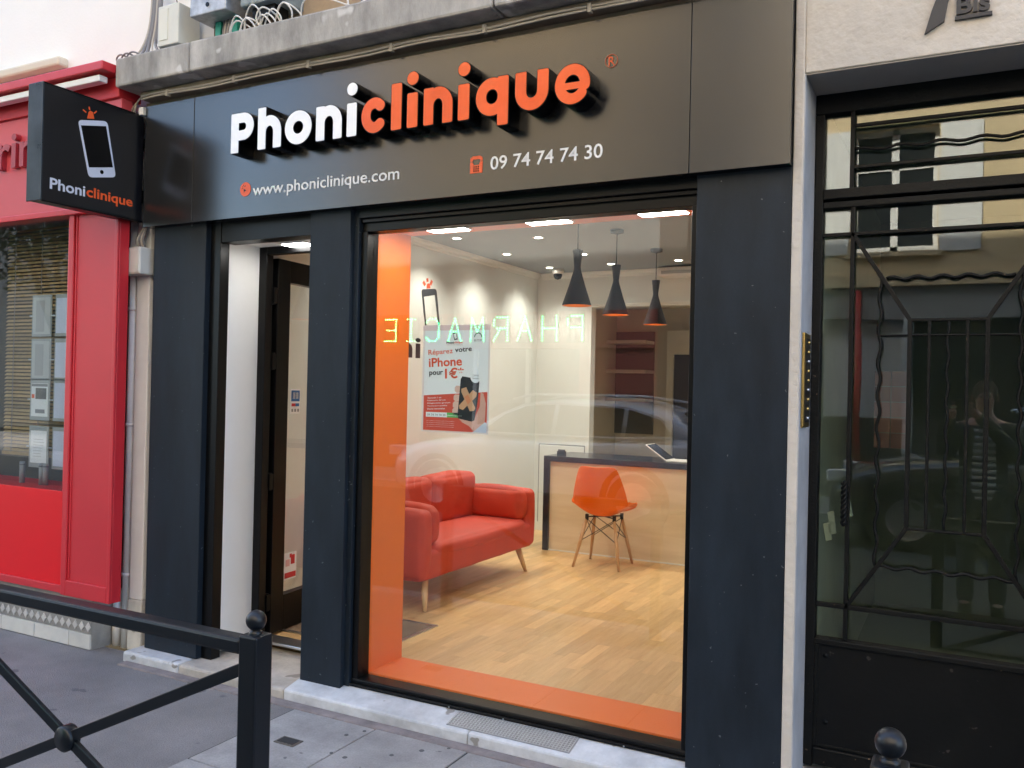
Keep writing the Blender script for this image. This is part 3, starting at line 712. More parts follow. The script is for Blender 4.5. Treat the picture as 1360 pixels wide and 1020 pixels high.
for dx, dz in ((.02, .018), (.16, .018), (.02, -1), (.16, -1)):
    z = jc.z+dz if dz > 0 else ja.z-.018
    MB().lathe([(0, -.0515), (.004, -.051), (.004, -.048)], (ja.x+dx, 0, z), 8, axis='y').build('screw', STEEL, jb)
for k in range(4): MB().tube([(ja.x+.08+.02*k, .02, ja.z), (ja.x+.10+.015*k, -.005, ja.z+.05), (ja.x+.11+.01*k, .03, 2.46)], .006, 6, soft=5).build('cable', CABLEG if k % 2 else CABLE, jb, True)
# white building above the red shop
nb = thing('white_building', 'bright white rendered building above the red shop', 'building', (-10, .5, 3.2))
MB().box(-22, -3.56, .05, .5, 3.352, 14).build('upper_wall', CREAM, nb)
MB().box(-22, -4.19, .05, .5, 3.0, 3.352).build('upper_wall', CREAM, nb)
MB().box(-22, -4.95, -.02, .05, 3.50, 3.56).build('string_course', mat('beige_render', (.66, .62, .50), .8), nb, bev=.015)  # thin ledge in its own beige
MB().box(-22, -4.25, .5, 11, 3.35, 14).build('building_mass', CREAM, nb)
MB().box(-22, -9.5, -.02, .5, 0, 3.0).build('ground_wall', CREAM, nb)

# ================================================================== 7 BIS ENTRANCE
eb = thing('stone_doorcase', 'pale rough stone doorway marked 7 Bis', 'doorway', (0, 0, 0))
RVX = -.545
MB().box(-.583, RVX, -.005, .30, 0, 3.6).build('jamb', [STONE], eb, bev=.006)
MB().box(RVX-.002, RVX+.003, .0, .30, 0.02, 2.785).build('reveal_lining', STONER, eb)
MB().box(RVX, 1.1, -.004, .30, 2.786, 3.6).build('lintel', STONE, eb, bev=.004)
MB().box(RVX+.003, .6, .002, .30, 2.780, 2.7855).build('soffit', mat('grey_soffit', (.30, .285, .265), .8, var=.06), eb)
MB().box(.46, 1.1, -.004, .30, 0, 2.795).build('jamb', STONE, eb, bev=.006)
MB().box(1.1, 14, 0, .5, 0, 3.6).build('flank_wall', STONE, eb)
MB().box(3.5, 14, .2, 11, 3.6, 14).build('upper_mass', STONE, eb)
MB().box(-.583, .46, .12, .8, 0, .075).build('threshold', mat('grey_threshold', (.28, .28, .29), .8, var=.25, vscale=12, bump=.3), eb, bev=.01)
# numerals
q = P(1228, 47, 1, -.004); q2 = P(1259, 20, 1, -.004)
INKL = mat('charcoal_numeral', (.030, .030, .035), .5)
nt = thing('house_number', 'dark cast metal house number 7 Bis fixed to the pale lintel', 'house number', (q.x, -.01, q.z))
h7 = .30
MB().prism([(0, 0), (.062, .035), (.072, .10), (.10, .17), (.155, .235), (.155, .27), (.0, .27), (-.035, .21), (-.02, .205), (.0, .235), (.10, .235), (.05, .16), (.022, .08)], (q.x, -.018, q.z), EX, EZ, (0, .016, 0)).build('numeral', INKL, nt)
qb = P(1270, 26, 1, -.004); qe = P(1317, 20, 1, -.004)
fit_text('word', 'Bis', (qb.x, -.006, qb.z+.012), EX, EZ, qe.x-qb.x-.005, .062, INKL, nt, bold=.03, depth=.012)
MB().box(qb.x-.004, qe.x+.002, -.018, -.004, qb.z-.006, qb.z+.006).build('underline', INKL, nt)
# intercom
ic = thing('intercom_panel', 'narrow brass intercom plate with buttons on the stone door jamb', 'intercom', (RVX+.01, .12, 1.45))
ya, yb = P(1064, 505, 0, RVX+.003).y, P(1072, 505, 0, RVX+.003).y
zt_, zb_ = P(1068, 443, 0, RVX).z, P(1068, 567, 0, RVX).z
MB().box(RVX+.003, RVX+.014, ya, yb, zb_, zt_).build('plate', BRASS, ic, bev=.003)
MB().box(RVX+.0135, RVX+.0155, ya+.02, yb-.006, zb_+.02, zt_-.02).build('dark_face', mat('dark_bronze', (.05, .04, .03), .4, metal=.6), ic)
for k in range(9):
    z = zb_+.035+k*(zt_-zb_-.07)/8
    MB().lathe([(.0, .022), (.006, .021), (.007, .0155)], (RVX, (ya+yb)/2+.012, z), 12, axis='x').build('button', STEEL if k % 3 == 0 else BRASS, ic, True)

# iron door
DY = .25
dr = thing('iron_door', 'black wrought iron and glass entrance door with wavy bars', 'door', (-.05, DY, .075))
def dp(px, py): return P(px, py, 1, DY)
DX0 = RVX+.004; DX1 = .44
zTr = dp(1090, 268).z; zGl = dp(1090, 846).z
MB().box(DX0, DX1, DY, DY+.06, 2.70, 2.78).build('top_rail', IRON, dr, bev=.004)
MB().box(DX0, DX0+.035, DY, DY+.06, .09, 2.70).build('stile', IRON, dr, bev=.004)
MB().box(DX1-.035, DX1, DY, DY+.06, .09, 2.70).build('stile', IRON, dr, bev=.004)
MB().box(DX0+.035, DX1-.035, DY-.008, DY+.06, zTr+.006, zTr+.046).build('transom_bar', IRON, dr, bev=.004)
MB().box(DX0+.035, DX1-.035, DY+.0, DY+.06, zTr-.030, zTr-.004).build('door_top_rail', IRON, dr, bev=.004)
MB().box(DX0+.035, DX1-.035, DY+.008, DY+.05, .17, zGl-.03).build('kick_panel', mat('black_panel', (.004, .0045, .0045), .4, spec=.25, var=.2, vscale=6, bump=.1, bscale=40, spots=(30, .73, (.05, .045, .04))), dr, bev=.002)
MB().box(DX0+.035, DX1-.035, DY-.004, DY+.05, zGl-.03, zGl-.004).build('glass_rail', IRON, dr, bev=.005)
MB().box(DX0+.035, DX1-.035, DY-.006, DY+.05, .10, .17).build('bottom_rail', IRON, dr, bev=.006)
MB().box(DX0+.035, DX0+.05, DY+.002, DY+.01, .17, zGl-.03).build('panel_moulding', IRON, dr, bev=.003)
MB().box(DX0+.037, DX1-.037, DY+.004, DY+.012, .17, .183).build('panel_moulding', IRON, dr, bev=.003)
for px, py in ((1096, 871), (1096, 960)):
    c_ = dp(px, py); MB().lathe([(0, -.005), (.009, -.003), (.011, .006)], (c_.x, DY+.008, c_.z), 10, axis='y').build('bolt', IRON, dr, True)
MB().box(DX0+.036, DX1-.036, DY+.040, DY+.046, zGl-.004, zTr-.03).build('glass', GLASSD, dr)
MB().box(DX0+.036, DX1-.036, DY+.040, DY+.046, zTr+.046, 2.70).build('fanlight_glass', GLASSD, dr)
GY = DY+.012
def gz(px, py): return P(px, py, 1, GY)
cx_ = gz(1258, 500).x
def mir(x): return 2*cx_-x
vb = gz(1128, 560).x
def gbar(a, b, w=.014, nm='grille_bar'): MB().bar((a[0], GY, a[1]), (b[0], GY, b[1]), w, .018, (0, 1, 0)).build(nm, IRON, dr, bev=.002)
def wavy(a, b, n, amp=.006, nm='wavy_bar'):
    a = Vector((a[0], GY, a[1])); b = Vector((b[0], GY, b[1])); d = (b-a).normalized(); s_ = d.cross(Vector((0, 1, 0)))
    MB().tube([a.lerp(b, k/(n*6))+s_*amp*math.sin(2*math.pi*k/6) for k in range(n*6+1)], .0065, 6).build(nm, IRON, dr, True)
zA = gz(1130, 311).z; zB = gz(1130, 807).z
gbar((vb, zGl), (vb, zTr-.03), .016); gbar((mir(vb), zGl), (mir(vb), zTr-.03), .016)
gbar((DX0+.035, zA), (DX1-.035, zA), .014); gbar((DX0+.035, zB), (DX1-.035, zB), .018)
ix = gz(1206, 560).x; zI = gz(1207, 425).z; zJ = gz(1203, 702).z
gbar((vb, zA), (ix, zI), .016); gbar((mir(vb), zA), (mir(ix), zI), .016)
gbar((vb, zB), (ix, zJ), .016); gbar((mir(vb), zB), (mir(ix), zJ), .016)
gbar((ix, zI), (mir(ix), zI), .012); gbar((ix, zJ), (mir(ix), zJ), .010)
for x in (ix, mir(ix)): gbar((x, zJ), (x, zI), .016)
for px in (1232, 1283): x = gz(px, 560).x; gbar((x, zJ), (x, zI), .011)
x = gz(1257, 560).x; wavy((x, zJ), (x, zI), 7, .004)
wx = gz(1166, 560).x; zW1 = gz(1172, 370).z; zW0 = gz(1163, 752).z
wavy((wx, zW0), (wx, zW1+.02), 9); wavy((mir(wx), zW0), (mir(wx), zW1+.02), 9)
wavy((wx+.02, zW1), (mir(wx)-.02, zW1), 5); wavy((wx, zW0), (mir(wx), zW0), 5)
zi2 = gz(1232, 445).z; gbar((wx, zi2), (mir(wx), zi2), .006)
# fanlight bars
fx = gz(1132, 215).x
gbar((fx, zTr+.046), (fx, 2.70), .016); gbar((mir(fx), zTr+.046), (mir(fx), 2.70), .016)
for py in (167, 222):
    z = gz(1137, py).z; gbar((fx, z), (mir(fx), z), .013)
z = gz(1137, 199).z; wavy((fx, z), (mir(fx), z), 5)
# twisted handle
hx = gz(1122, 660).x; za, zb2 = gz(1122, 640).z, gz(1122, 696).z
for k in range(3):
    MB().tube([(hx+.007*math.cos(t*.7+k*2.09), GY-.03+.007*math.sin(t*.7+k*2.09), zb2+(za-zb2)*t/26) for t in range(27)], .006, 6).build('handle_strand', IRON, dr, True)
for z in (za, zb2): MB().tube([(hx, GY-.03, z), (hx, GY+.01, z)], .007, 8).build('handle_post', IRON, dr, True)
# hall behind the door
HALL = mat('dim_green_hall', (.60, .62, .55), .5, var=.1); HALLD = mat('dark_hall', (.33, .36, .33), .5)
hl = thing('entrance_hall', 'dim green entrance hall behind the iron door', 'hall', (0, 1.5, .05))
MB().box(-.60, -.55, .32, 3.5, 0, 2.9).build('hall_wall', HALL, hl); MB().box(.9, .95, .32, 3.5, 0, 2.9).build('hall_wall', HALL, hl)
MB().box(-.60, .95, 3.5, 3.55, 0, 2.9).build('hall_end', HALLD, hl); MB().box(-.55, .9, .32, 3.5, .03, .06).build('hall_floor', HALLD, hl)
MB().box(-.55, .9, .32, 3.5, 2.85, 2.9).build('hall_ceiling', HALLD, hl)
mp_ = P(1183, 545, 1, 1.6)
PINK = mat('pink_tile', (.42, .20, .17), .4, rand=.15)
for k in range(5):
    for j in range(2):
        MB().box(mp_.x-.08+j*.082, mp_.x-.002+j*.082, 1.59, 1.61, mp_.z-.20+k*.082, mp_.z-.122+k*.082).build('wall_tile', PINK, hl)
for k, (px, py, hh) in enumerate(((1099, 706, .035), (1105, 694, .045), (1127, 676, .03))):
    c_ = P(px, py, 1, DY+.056); MB().obox((c_.x, DY+.056, c_.z), (.012, 0, .004), (0, .0008, 0), (-.006, 0, hh)).build('paper_slip', mat('yellowed_paper', (.55, .52, .42), .7), dr)

# ================================================================== STREET BARRIERS
def barrier(x0, x1, label):
    t = thing('street_barrier', label, 'barrier', ((x0+x1)/2, -1.63, 0), 'crossed steel barriers along the kerb', local=True)
    h = (x1-x0)/2; zt = .895
    for s in (-1, 1):
        p = MB().box(s*h-.032, s*h+.032, -.032, .032, 0, zt).build('post', BARR, t, bev=.006)
        prof = [(.018, 0), (.018, .006), (.012, .010)]+[(.0275*math.cos(R(a)), .036+.0275*math.sin(R(a))) for a in range(-66, 91, 12)]
        MB().lathe(prof, (s*h, 0, zt), 24).build('ball_cap', BARR, p, True)
        MB().lathe([(.07, 0), (.07, .008), (.04, .014)], (s*h, 0, 0), 20).build('base_flange', BARR, p, True)
    MB().box(-h+.032, h-.032, -.028, .028, .838, .880).build('top_rail', BARR, t, bev=.008)
    MB().box(-h+.032, h-.032, -.022, .022, .10, .138).build('bottom_rail', BARR, t, bev=.006)
    zc = .455
    for s in (-1, 1):
        MB().bar((-h+.03, 0, zc+s*.345), (h-.03, 0, zc-s*.345), .034, .016 if s > 0 else .018, (0, 1, 0)).build('diagonal_bar', BARR, t, bev=.003)
    MB().lathe([(0, -.024), (.034, -.022), (.040, -.016), (.040, .016), (.034, .022), (0, .024)], (0, 0, zc), 24, axis='y').build('boss', BARR, t, True)
    return t
barrier(-3.215, -1.675, 'crossed black steel barrier whose end post stands before the shop doorway')
barrier(-.106, 1.434, 'crossed black steel barrier standing before the iron entrance door')

# ================================================================== ENTRANCE RECESS AND DOOR
RECW = mat('recess_white_paint', (.74, .745, .74), .5, var=.04, vscale=2, bump=.05, bscale=30)
rc = thing('entrance_recess', 'white painted entrance recess between the navy pillars', 'doorway', (-3.27, .25, .055))
MB().box(-3.72, -3.602, .10, .50, .09, 2.44).build('recess_side', RECW, rc)
MB().box(-2.96, -2.935, .16, .50, .09, 2.44).build('recess_side', RECW, rc)
MB().box(-3.72, -2.93, .14, .50, 2.352, 2.44).build('recess_ceiling', RECW, rc)
LAMPE = emis('lamp_glow', (1.0, .98, .94), 8.0)
el = thing('entrance_lamp', 'slim glowing white panel lamp in the ceiling of the entrance recess', 'lamp', (-3.28, .3, 2.35))
MB().box(-3.37, -3.19, .24, .36, 2.344, 2.352).build('lamp_frame', PVC, el); MB().box(-3.36, -3.20, .25, .35, 2.340, 2.345).build('diffuser', LAMPE, el)
MB().box(-2.935, -2.655, .16, .43, .09, 2.44).build('pier_core', WHITEP, rc)
# frame and leaf
df = thing('shop_door', 'black framed glass shop door standing open into the recess', 'door', (-3.55, .46, .10))
MB().box(-3.602, -3.545, .33, .385, .10, 2.352).build('door_frame', BLACKF, df, bev=.003)
MB().box(-2.985, -2.962, .33, .385, .10, 2.352).build('door_frame', BLACKF, df, bev=.003)
MB().box(-3.545, -2.985, .33, .385, 2.31, 2.352).build('door_frame', BLACKF, df, bev=.003)
MB().box(-3.602, -2.962, .33, .45, .09, .106).build('door_sill', STEEL, df, bev=.003)
ang = R(94.5); O = Vector((-3.562, .415, 0)); DX = Vector((math.cos(ang), math.sin(ang), 0)); DN = Vector((-DX.y, DX.x, 0)); UZ = Vector((0, 0, 1))
def leaf(name, a0, a1, z0, z1, t, m_, par, n0=0.0, bev=.003):
    c = O+DX*((a0+a1)/2)+UZ*((z0+z1)/2)+DN*n0
    return MB().obox(c, DX*(a1-a0)/2, DN*t/2, UZ*(z1-z0)/2).build(name, m_, par, bev=bev)
LW = .72
leaf('leaf_stile', .0, .115, .112, 2.30, .055, BLACKF, df); leaf('leaf_stile', LW-.08, LW, .112, 2.30, .055, BLACKF, df)
leaf('leaf_top_rail', .115, LW-.08, 2.17, 2.30, .055, BLACKF, df); leaf('leaf_bottom_rail', .115, LW-.08, .112, .32, .055, BLACKF, df)
leaf('leaf_glass', .115, LW-.08, .32, 2.17, .008, GLASS, df, bev=0)
for z in (.30, 1.0, 1.70, 2.08):
    MB().tube([(-3.552, .400, z-.05), (-3.552, .400, z+.05)], .014, 10).build('hinge', BLACKF, df)
    MB().box(-3.558, -3.535, .384, .414, z-.045, z+.045).build('hinge_plate', BLACKF, df)
# stickers on the glass
def st_pt(px, py):      # on the leaf glass plane
    d = Vector(_f + _r*(px-680)/FPX - _u*(py-510)/FPX); n = DN; t = (O-Vector(CAM)).dot(n)/d.dot(n); return Vector(CAM)+d*t
def sticker(name, label, px, py, w, h, parts):
    c = st_pt(px, py); sgn = -1
    t = thing(name, label, 'sticker', tuple(c)); nn = DN*sgn*.006
    MB().obox(c+nn, DX*w/2, DN*.0006, UZ*h/2).build('sheet', VINW, t)
    for (u0, u1, v0, v1, m_) in parts:
        cc = c+nn*1.25+DX*(((u0+u1)/2-.5)*w)+UZ*(((v0+v1)/2-.5)*h)
        MB().obox(cc, DX*(u1-u0)*w/2, DN*.0006, UZ*(v1-v0)*h/2).build('print', m_, t)
BLUE = mat('blue_print', (.03, .14, .38), .4); REDP = mat('red_print', (.55, .03, .04), .4)
sticker('card_sticker', 'blue and white bank card sticker on the open shop door glass', 391, 533, .09, .15, [(.06, .94, .50, .94, BLUE), (.2, .47, .6, .86, VINW), (.53, .8, .6, .86, VINW), (.1, .5, .3, .42, REDP), (.52, .9, .3, .42, BLUE), (.1, .28, .08, .2, INK), (.4, .6, .08, .2, INK), (.72, .9, .08, .2, INK)])
sticker('dog_sticker', 'pink and white notice sticker low on the open shop door glass', 384, 751, .12, .16, [(.08, .95, .06, .26, REDP), (.55, .85, .55, .9, REDP), (.45, .6, .8, .95, REDP), (.15, .45, .5, .75, mat('pink_print', (.75, .45, .45), .5))])

# ================================================================== INTERIOR
FZ = .10; CZ = 2.78; LX = -3.97; BY = 4.75; RXI = -.70
FLB = mat('dark_subfloor', (.20, .12, .06), .8)
flo = struct(MB().box(LX-.05, RXI+.05, .43, 7.0, -.05, FZ-.010).build('shop_floor', FLB))
def wood(name, c0, c1, sc, rough=.35, rand=.0, axis='y'):
    mt = bpy.data.materials.new(name); mt.use_nodes = True; n = mt.node_tree.nodes; l = mt.node_tree.links; b = n['Principled BSDF']
    geo = n.new('ShaderNodeNewGeometry'); oi = n.new('ShaderNodeObjectInfo'); mp = n.new('ShaderNodeMapping')
    mp.inputs['Scale'].default_value = {'y': (sc*9, sc, sc*9), 'x': (sc, sc*9, sc*9), 'z': (sc*9, sc*9, sc)}[axis]
    cx = n.new('ShaderNodeCombineXYZ'); ml = n.new('ShaderNodeMath'); ml.operation = 'MULTIPLY'; ml.inputs[1].default_value = 37.0
    l.new(oi.outputs['Random'], ml.inputs[0]); l.new(ml.outputs[0], cx.inputs[0]); l.new(ml.outputs[0], cx.inputs[1]); l.new(ml.outputs[0], cx.inputs[2])
    l.new(geo.outputs['Position'], mp.inputs[0]); l.new(cx.outputs[0], mp.inputs['Location'])
    nz = n.new('ShaderNodeTexNoise'); nz.inputs['Scale'].default_value = 1.0; nz.inputs['Detail'].default_value = 8; nz.inputs['Roughness'].default_value = .6
    l.new(mp.outputs[0], nz.inputs['Vector'])
    rp = n.new('ShaderNodeMapRange'); rp.inputs[1].default_value = .3; rp.inputs[2].default_value = .7; l.new(nz.outputs[0], rp.inputs[0])
    mx = n.new('ShaderNodeMix'); mx.data_type = 'RGBA'; mx.inputs[6].default_value = (*c0, 1); mx.inputs[7].default_value = (*c1, 1); l.new(rp.outputs[0], mx.inputs[0])
    out = mx.outputs[2]
    if rand:
        mr = n.new('ShaderNodeMapRange'); mr.inputs[3].default_value = 1-rand; mr.inputs[4].default_value = 1+rand; l.new(oi.outputs['Random'], mr.inputs[0])
        m2 = n.new('ShaderNodeMix'); m2.data_type = 'RGBA'; m2.blend_type = 'MULTIPLY'; m2.inputs[0].default_value = 1; l.new(out, m2.inputs[6]); l.new(mr.outputs[0], m2.inputs[7]); out = m2.outputs[2]
    l.new(out, b.inputs['Base Color']); b.inputs['Roughness'].default_value = rough; return mt
PARQ = wood('oak_parquet', (.56, .34, .14), (.69, .455, .21), 4, .36, .16)
PW = .076; pieces = []
x = LX; ci = 0
while x < RXI:
    y = .44-random.uniform(0, .45)
    while y < 6.6:
        L_ = random.choice((.40, .48, .56, .66)); y0 = max(y, .44)
        if y+L_-y0 > .03: pieces.append((x, min(x+PW, RXI), y0, y+L_))
        y += L_
    x += PW; ci += 1
vis = [p for p in pieces if p[1] > -3.75 and p[2] < 3.9 and not (p[0] < -3.1 and 1.4 < p[2] < 2.7 and p[0] < -3.35)]
vis.sort(key=lambda p: (p[0])**2*.2+(p[2]+3.4)**2)
keep = vis[:300]; ks = set(keep)
pm = {}
for (x0, x1, y0, y1) in keep:
    L_ = round(y1-y0, 3); W_ = round(x1-x0, 4)
    if (L_, W_) not in pm:
        g = .0002
        me = bpy.data.meshes.new('plank'); q = MB().box(g, W_-g, g, L_-g, -.012, 0)
        me.from_pydata([tuple(v) for v in q.v], [], q.f); me.materials.append(PARQ); pm[(L_, W_)] = me
    o = bpy.data.objects.new('plank', pm[(L_, W_)]); COL.objects.link(o); o.parent = flo
    o.location = (x0, y0, FZ-random.uniform(0, .0006))
q = MB()
for p in pieces:
    if p not in ks: q.box(p[0]+.0006, p[1]-.0006, p[2]+.0006, p[3]-.0006, FZ-.012, FZ-.0002)
tag(q.build('plank_remainder', PARQ, flo), kind='stuff')
struct(MB().box(LX-.1, LX, .48, BY+.1, FZ-.02, CZ).build('interior_wall_left', WHITEP))
struct(MB().box(LX, -3.60, .477, .52, FZ-.02, CZ).build('interior_wall_front', WHITEP))
struct(MB().box(LX-.05, RXI+.1, .43, .476, 2.44, CZ).build('interior_wall_head', WHITEP))
bwx = P(785, 450, 1, BY).x
struct(MB().box(LX, bwx, BY, BY+.12, FZ-.02, CZ).build('interior_wall_back', WHITEP))
zh = P(830, 407, 1, BY).z
struct(MB().box(bwx, RXI, BY, BY+.12, zh, CZ).build('interior_wall_lintel', WHITEP))
struct(MB().box(RXI, RXI+.1, .43, 7, FZ-.02, CZ).build('interior_wall_right', WHITEP))
struct(MB().box(LX-.1, RXI+.1, .43, BY+.12, CZ, CZ+.05).build('interior_ceiling', GREYC))
# cornice mouldings
def cornice(name, pts, h=.05, d=.04):
    q = MB(); prof = [(0, 0), (.012, 0), (.02, .018), (.04, .03), (.05, .05), (0, .05)]
    return q
co = thing('ceiling_cornice', 'white moulded cornice along the top of the shop walls', 'cornice', (LX, 2.6, CZ-.06))
prof = [(0, 0), (.012, .004), (.018, .022), (.038, .034), (.046, .055), (0, .055)]
MB().prism([(a, b-.056) for a, b in prof], (LX, .53, CZ), (1, 0, 0), (0, 0, 1), (0, BY-.53, 0)).build('moulding', WHITEP, co)
MB().prism([(a, b-.056) for a, b in prof], (LX+.05, BY, CZ), (0, -1, 0), (0, 0, 1), (RXI-LX-.05, 0, 0)).build('moulding', WHITEP, co)
MB().prism([(a*.6, b*.6) for a, b in prof], (bwx-.02, BY, zh), (0, -1, 0), (0, 0, 1), (RXI-bwx, 0, 0)).build('moulding', WHITEP, co)
MB().box(LX, bwx, BY-.014, BY, FZ, FZ+.09).build('skirting', WHITEP, co); MB().box(LX, LX+.014, .53, BY-.015, FZ, FZ+.09).build('skirting', WHITEP, co)
# panel door line on the back wall
pd_ = thing('panel_door', 'white flush panel door in the corner behind the sofa', 'door', (-3.6, BY, FZ))
xa, xb = P(712, 600, 1, BY).x, P(727, 600, 1, BY).x
zt2 = P(712, 590, 1, BY).z
MB().box(LX+.06, bwx-.05, BY-.010, BY-.001, FZ+.09, zt2).build('door_panel', WHITEP, pd_, bev=.004)
MB().box(LX+.05, bwx-.04, BY-.004, BY-.0005, FZ+.09, zt2+.012).build('shadow_gap', mat('gap_grey', (.25, .25, .23), .8), pd_)
# back room
DIM = mat('back_room_wall', (.62, .61, .55), .7)
br = thing('back_room', 'dim room seen through the opening behind the counter', 'room', (-2.5, 6, FZ))
MB().box(bwx-.5, bwx-.42, BY+.12, 6.6, FZ-.02, zh+.2).build('room_wall', DIM, br); MB().box(bwx-.5, RXI, 6.6, 6.7, FZ-.02, zh+.2).build('room_wall', DIM, br)
MB().box(bwx-.5, RXI, BY+.12, 6.7, zh+.15, zh+.2).build('room_ceiling', DIM, br)
pB = P(862, 500, 1, 6.5)
px1 = P(886, 500, 1, 6.55).x
MB().box(px1, px1+.08, 6.52, 6.6, FZ, 2.3).build('door_post', WHITEP, br); MB().box(px1+.08, RXI, 6.5, 6.6, 2.02, 2.3).build('door_lintel', WHITEP, br)
MB().box(px1+.08, px1+.9, 6.56, 6.59, FZ, 2.02).build('dark_doorway', mat('dark_brown_door', (.035, .03, .028), .5), br)
shl = thing('wall_shelves', 'dark wall shelves with boxes in the back room', 'shelves', (-3.4, 6.3, 1.2))
SHX0, SHX1 = bwx-.42, P(862, 500, 1, 6.4).x
for py in (455, 493, 530):
    z = P(800, py, 1, 6.4).z
    MB().box(SHX0, SHX1, 6.25, 6.58, z-.018, z+.018).build('shelf_board', mat('pale_shelf', (.55, .55, .52), .5), shl)
MB().box(SHX0, SHX1, 6.57, 6.598, P(800, 575, 1, 6.4).z, P(800, 440, 1, 6.4).z).build('back_panel', mat('dark_shelf_back', (.10, .11, .10), .6), shl)
bxm = [mat('box_white', (.6, .6, .58), .6), mat('box_red', (.35, .04, .05), .5), mat('box_grey', (.2, .21, .21), .6), mat('box_tan', (.5, .3, .14), .6)]
k = 0
for py in (493, 530):
    z = P(800, py, 1, 6.4).z+.019; x = SHX0+.5
    while x < SHX1-.15:
        w = random.uniform(.05, .13); h = random.uniform(.06, .18)
        bx = MB().box(x, x+w, 6.30, 6.45, z, z+h).build('stored_box', bxm[k % 4], None, bev=.003)
        tag(bx, ('white', 'dark red', 'grey', 'tan')[k % 4]+' small box standing on a back room shelf', 'box', 'boxes on the back room shelves'); x += w+.03; k += 1

# ceiling spots
SPOT = emis('spot_glow', (1.0, .93, .80), 8.0)
sp0 = None
def spot(x, y, lab, power=7.8, grp='recessed ceiling spots'):
    global sp0
    if sp0 is None:
        t = thing('ceiling_spot', lab, 'spotlight', (x, y, CZ), grp, local=True)
        MB().lathe([(.047, -.001), (.047, -.006), (.036, -.008), (.034, -.001)], (0, 0, 0), 24).build('ring', PVC, t, True)
        MB().lathe([(0, -.004), (.034, -.004)], (0, 0, 0), 24).build('lens', SPOT, t)
        sp0 = t
        ld = bpy.data.lights.new('spot_beam', 'SPOT'); ld.energy = power; ld.color = (1.0, .955, .87); ld.spot_size = R(125); ld.spot_blend = 1.0; ld.shadow_soft_size = .03
        lo = bpy.data.objects.new('spot_beam', ld); COL.objects.link(lo); lo.parent = t; lo.location = (0, 0, -.02); OFF[lo] = Vector()
    else:
        t = copy_tree(sp0); t.location = (x, y, CZ); t['label'] = lab
SPL = 'small round recessed spotlight in the grey ceiling '
for (x, y, lab) in ((-3.636, 2.55, 'along the left wall, above the sofa back'), (-3.635, 3.41, 'along the left wall, between sofa and corner'), (-3.63, 4.30, 'in the corner by the camera dome'),
                    (-3.0, 2.75, 'over the floor in front of the sofa'), (-2.99, 3.64, 'above the orange chair'), (-2.97, 4.27, 'near the lintel behind the counter'), (-2.31, 4.25, 'beside the hindmost pendant lamp'),
                    (-3.636, 1.65, 'along the left wall near the entrance'), (-1.4, 4.25, 'over the far counter end'), (-1.4, 2.2, 'over the floor behind the right pillar')):
    spot(x, y, SPL+lab)
# soffit LED panels
lp0 = None
for i, (x0, x1, lab) in enumerate(((-2.42, -2.20, 'beside the orange reveal'), (-1.865, -1.635, 'in the middle of the orange soffit'), (-1.285, -1.095, 'beside the right navy pillar'))):
    t = thing('led_panel', 'square glowing LED panel in the orange soffit '+lab, 'lamp', ((x0+x1)/2, .27, 2.372), 'LED panels over the shop window', local=True)
    MB().box(-.115, .115, -.085, .085, -.008, 0).build('panel_frame', PVC, t, bev=.002)
    MB().box(-.105, .105, -.075, .075, -.011, -.0075).build('diffuser', LAMPE, t)

# pendants
PEND = mat('matt_black_metal', (.016, .015, .015), .55); COPP = mat('copper_inside', (.85, .30, .07), .3, metal=.6)
ptn = [(-2.31, 1.95, 'nearest to the shop window'), (-2.31, 2.68, 'in the middle of the row'), (-2.31, 3.62, 'nearest to the counter')]
pn0 = None
for x, y, lab in ptn:
    if pn0 is None:
        t = thing('pendant_lamp', '', 'pendant lamp', (x, y, 2.14), 'black conical pendant lamps', local=True); pn0 = t
        outer = [(.100, 0), (.092, .025), (.055, .135), (.026, .235), (.022, .26), (.026, .30), (.034, .37), (.034, .375), (0, .378)]
        MB().lathe(outer, (0, 0, 0), 32).build('shade', PEND, t, True)
        MB().lathe([(.100, 0), (.097, .002), (.089, .025), (.052, .135), (.023, .235), (0, .24)], (0, 0, 0), 32).build('shade_lining', COPP, t, True)
        MB().lathe([(0, .06), (.02, .065), (.028, .09), (.02, .12), (.012, .15), (.012, .2)], (0, 0, 0), 16).build('bulb', emis('warm_bulb', (1, .62, .25), 7), t, True)
        MB().tube([(0, 0, .375), (0, 0, CZ-2.14)], .0035, 6).build('cord', BLACKF, t)
        MB().lathe([(0, CZ-2.14), (.05, CZ-2.14), (.05, CZ-2.165), (.01, CZ-2.175)], (0, 0, 0), 20).build('ceiling_rose', PEND, t, True)
    else: t = copy_tree(pn0); t.location = (x, y, 2.14)
    t['label'] = 'black conical pendant lamp with coppery inside, '+lab
# camera dome
cm = thing('security_camera', 'white dome security camera under the ceiling in the back corner', 'camera', (-3.72, 4.5, CZ))
cp = P(741, 362, 1, 4.45)
MB().lathe([(0, .0), (.055, 0), (.06, -.03), (.05, -.05), (0, -.05)], (cp.x, 4.45, CZ-.0), 20).build('mount', PVC, cm, True)
MB().lathe([(.045, -.05), (.042, -.075), (.03, -.097), (0, -.107)], (cp.x, 4.45, CZ), 20).build('dome', BLACK, cm, True)
# air conditioner / white cabinet at right
wc = thing('air_conditioner', 'white wall unit high on the back lintel beside the pendant lamps', 'air conditioner', (-2.0, 4.6, 2.4))
wa, wb_ = P(873, 353, 1, 4.55), P(921, 362, 1, 4.55)
MB().box(wa.x, wa.x+.85, 4.55, BY, wb_.z-.02, CZ-.012).build('casing', PVC, wc, bev=.015)
MB().box(wa.x+.04, wa.x+.80, 4.545, 4.552, wb_.z, wb_.z+.03).build('louvre', mat('grey_louvre', (.4, .4, .4), .5), wc)

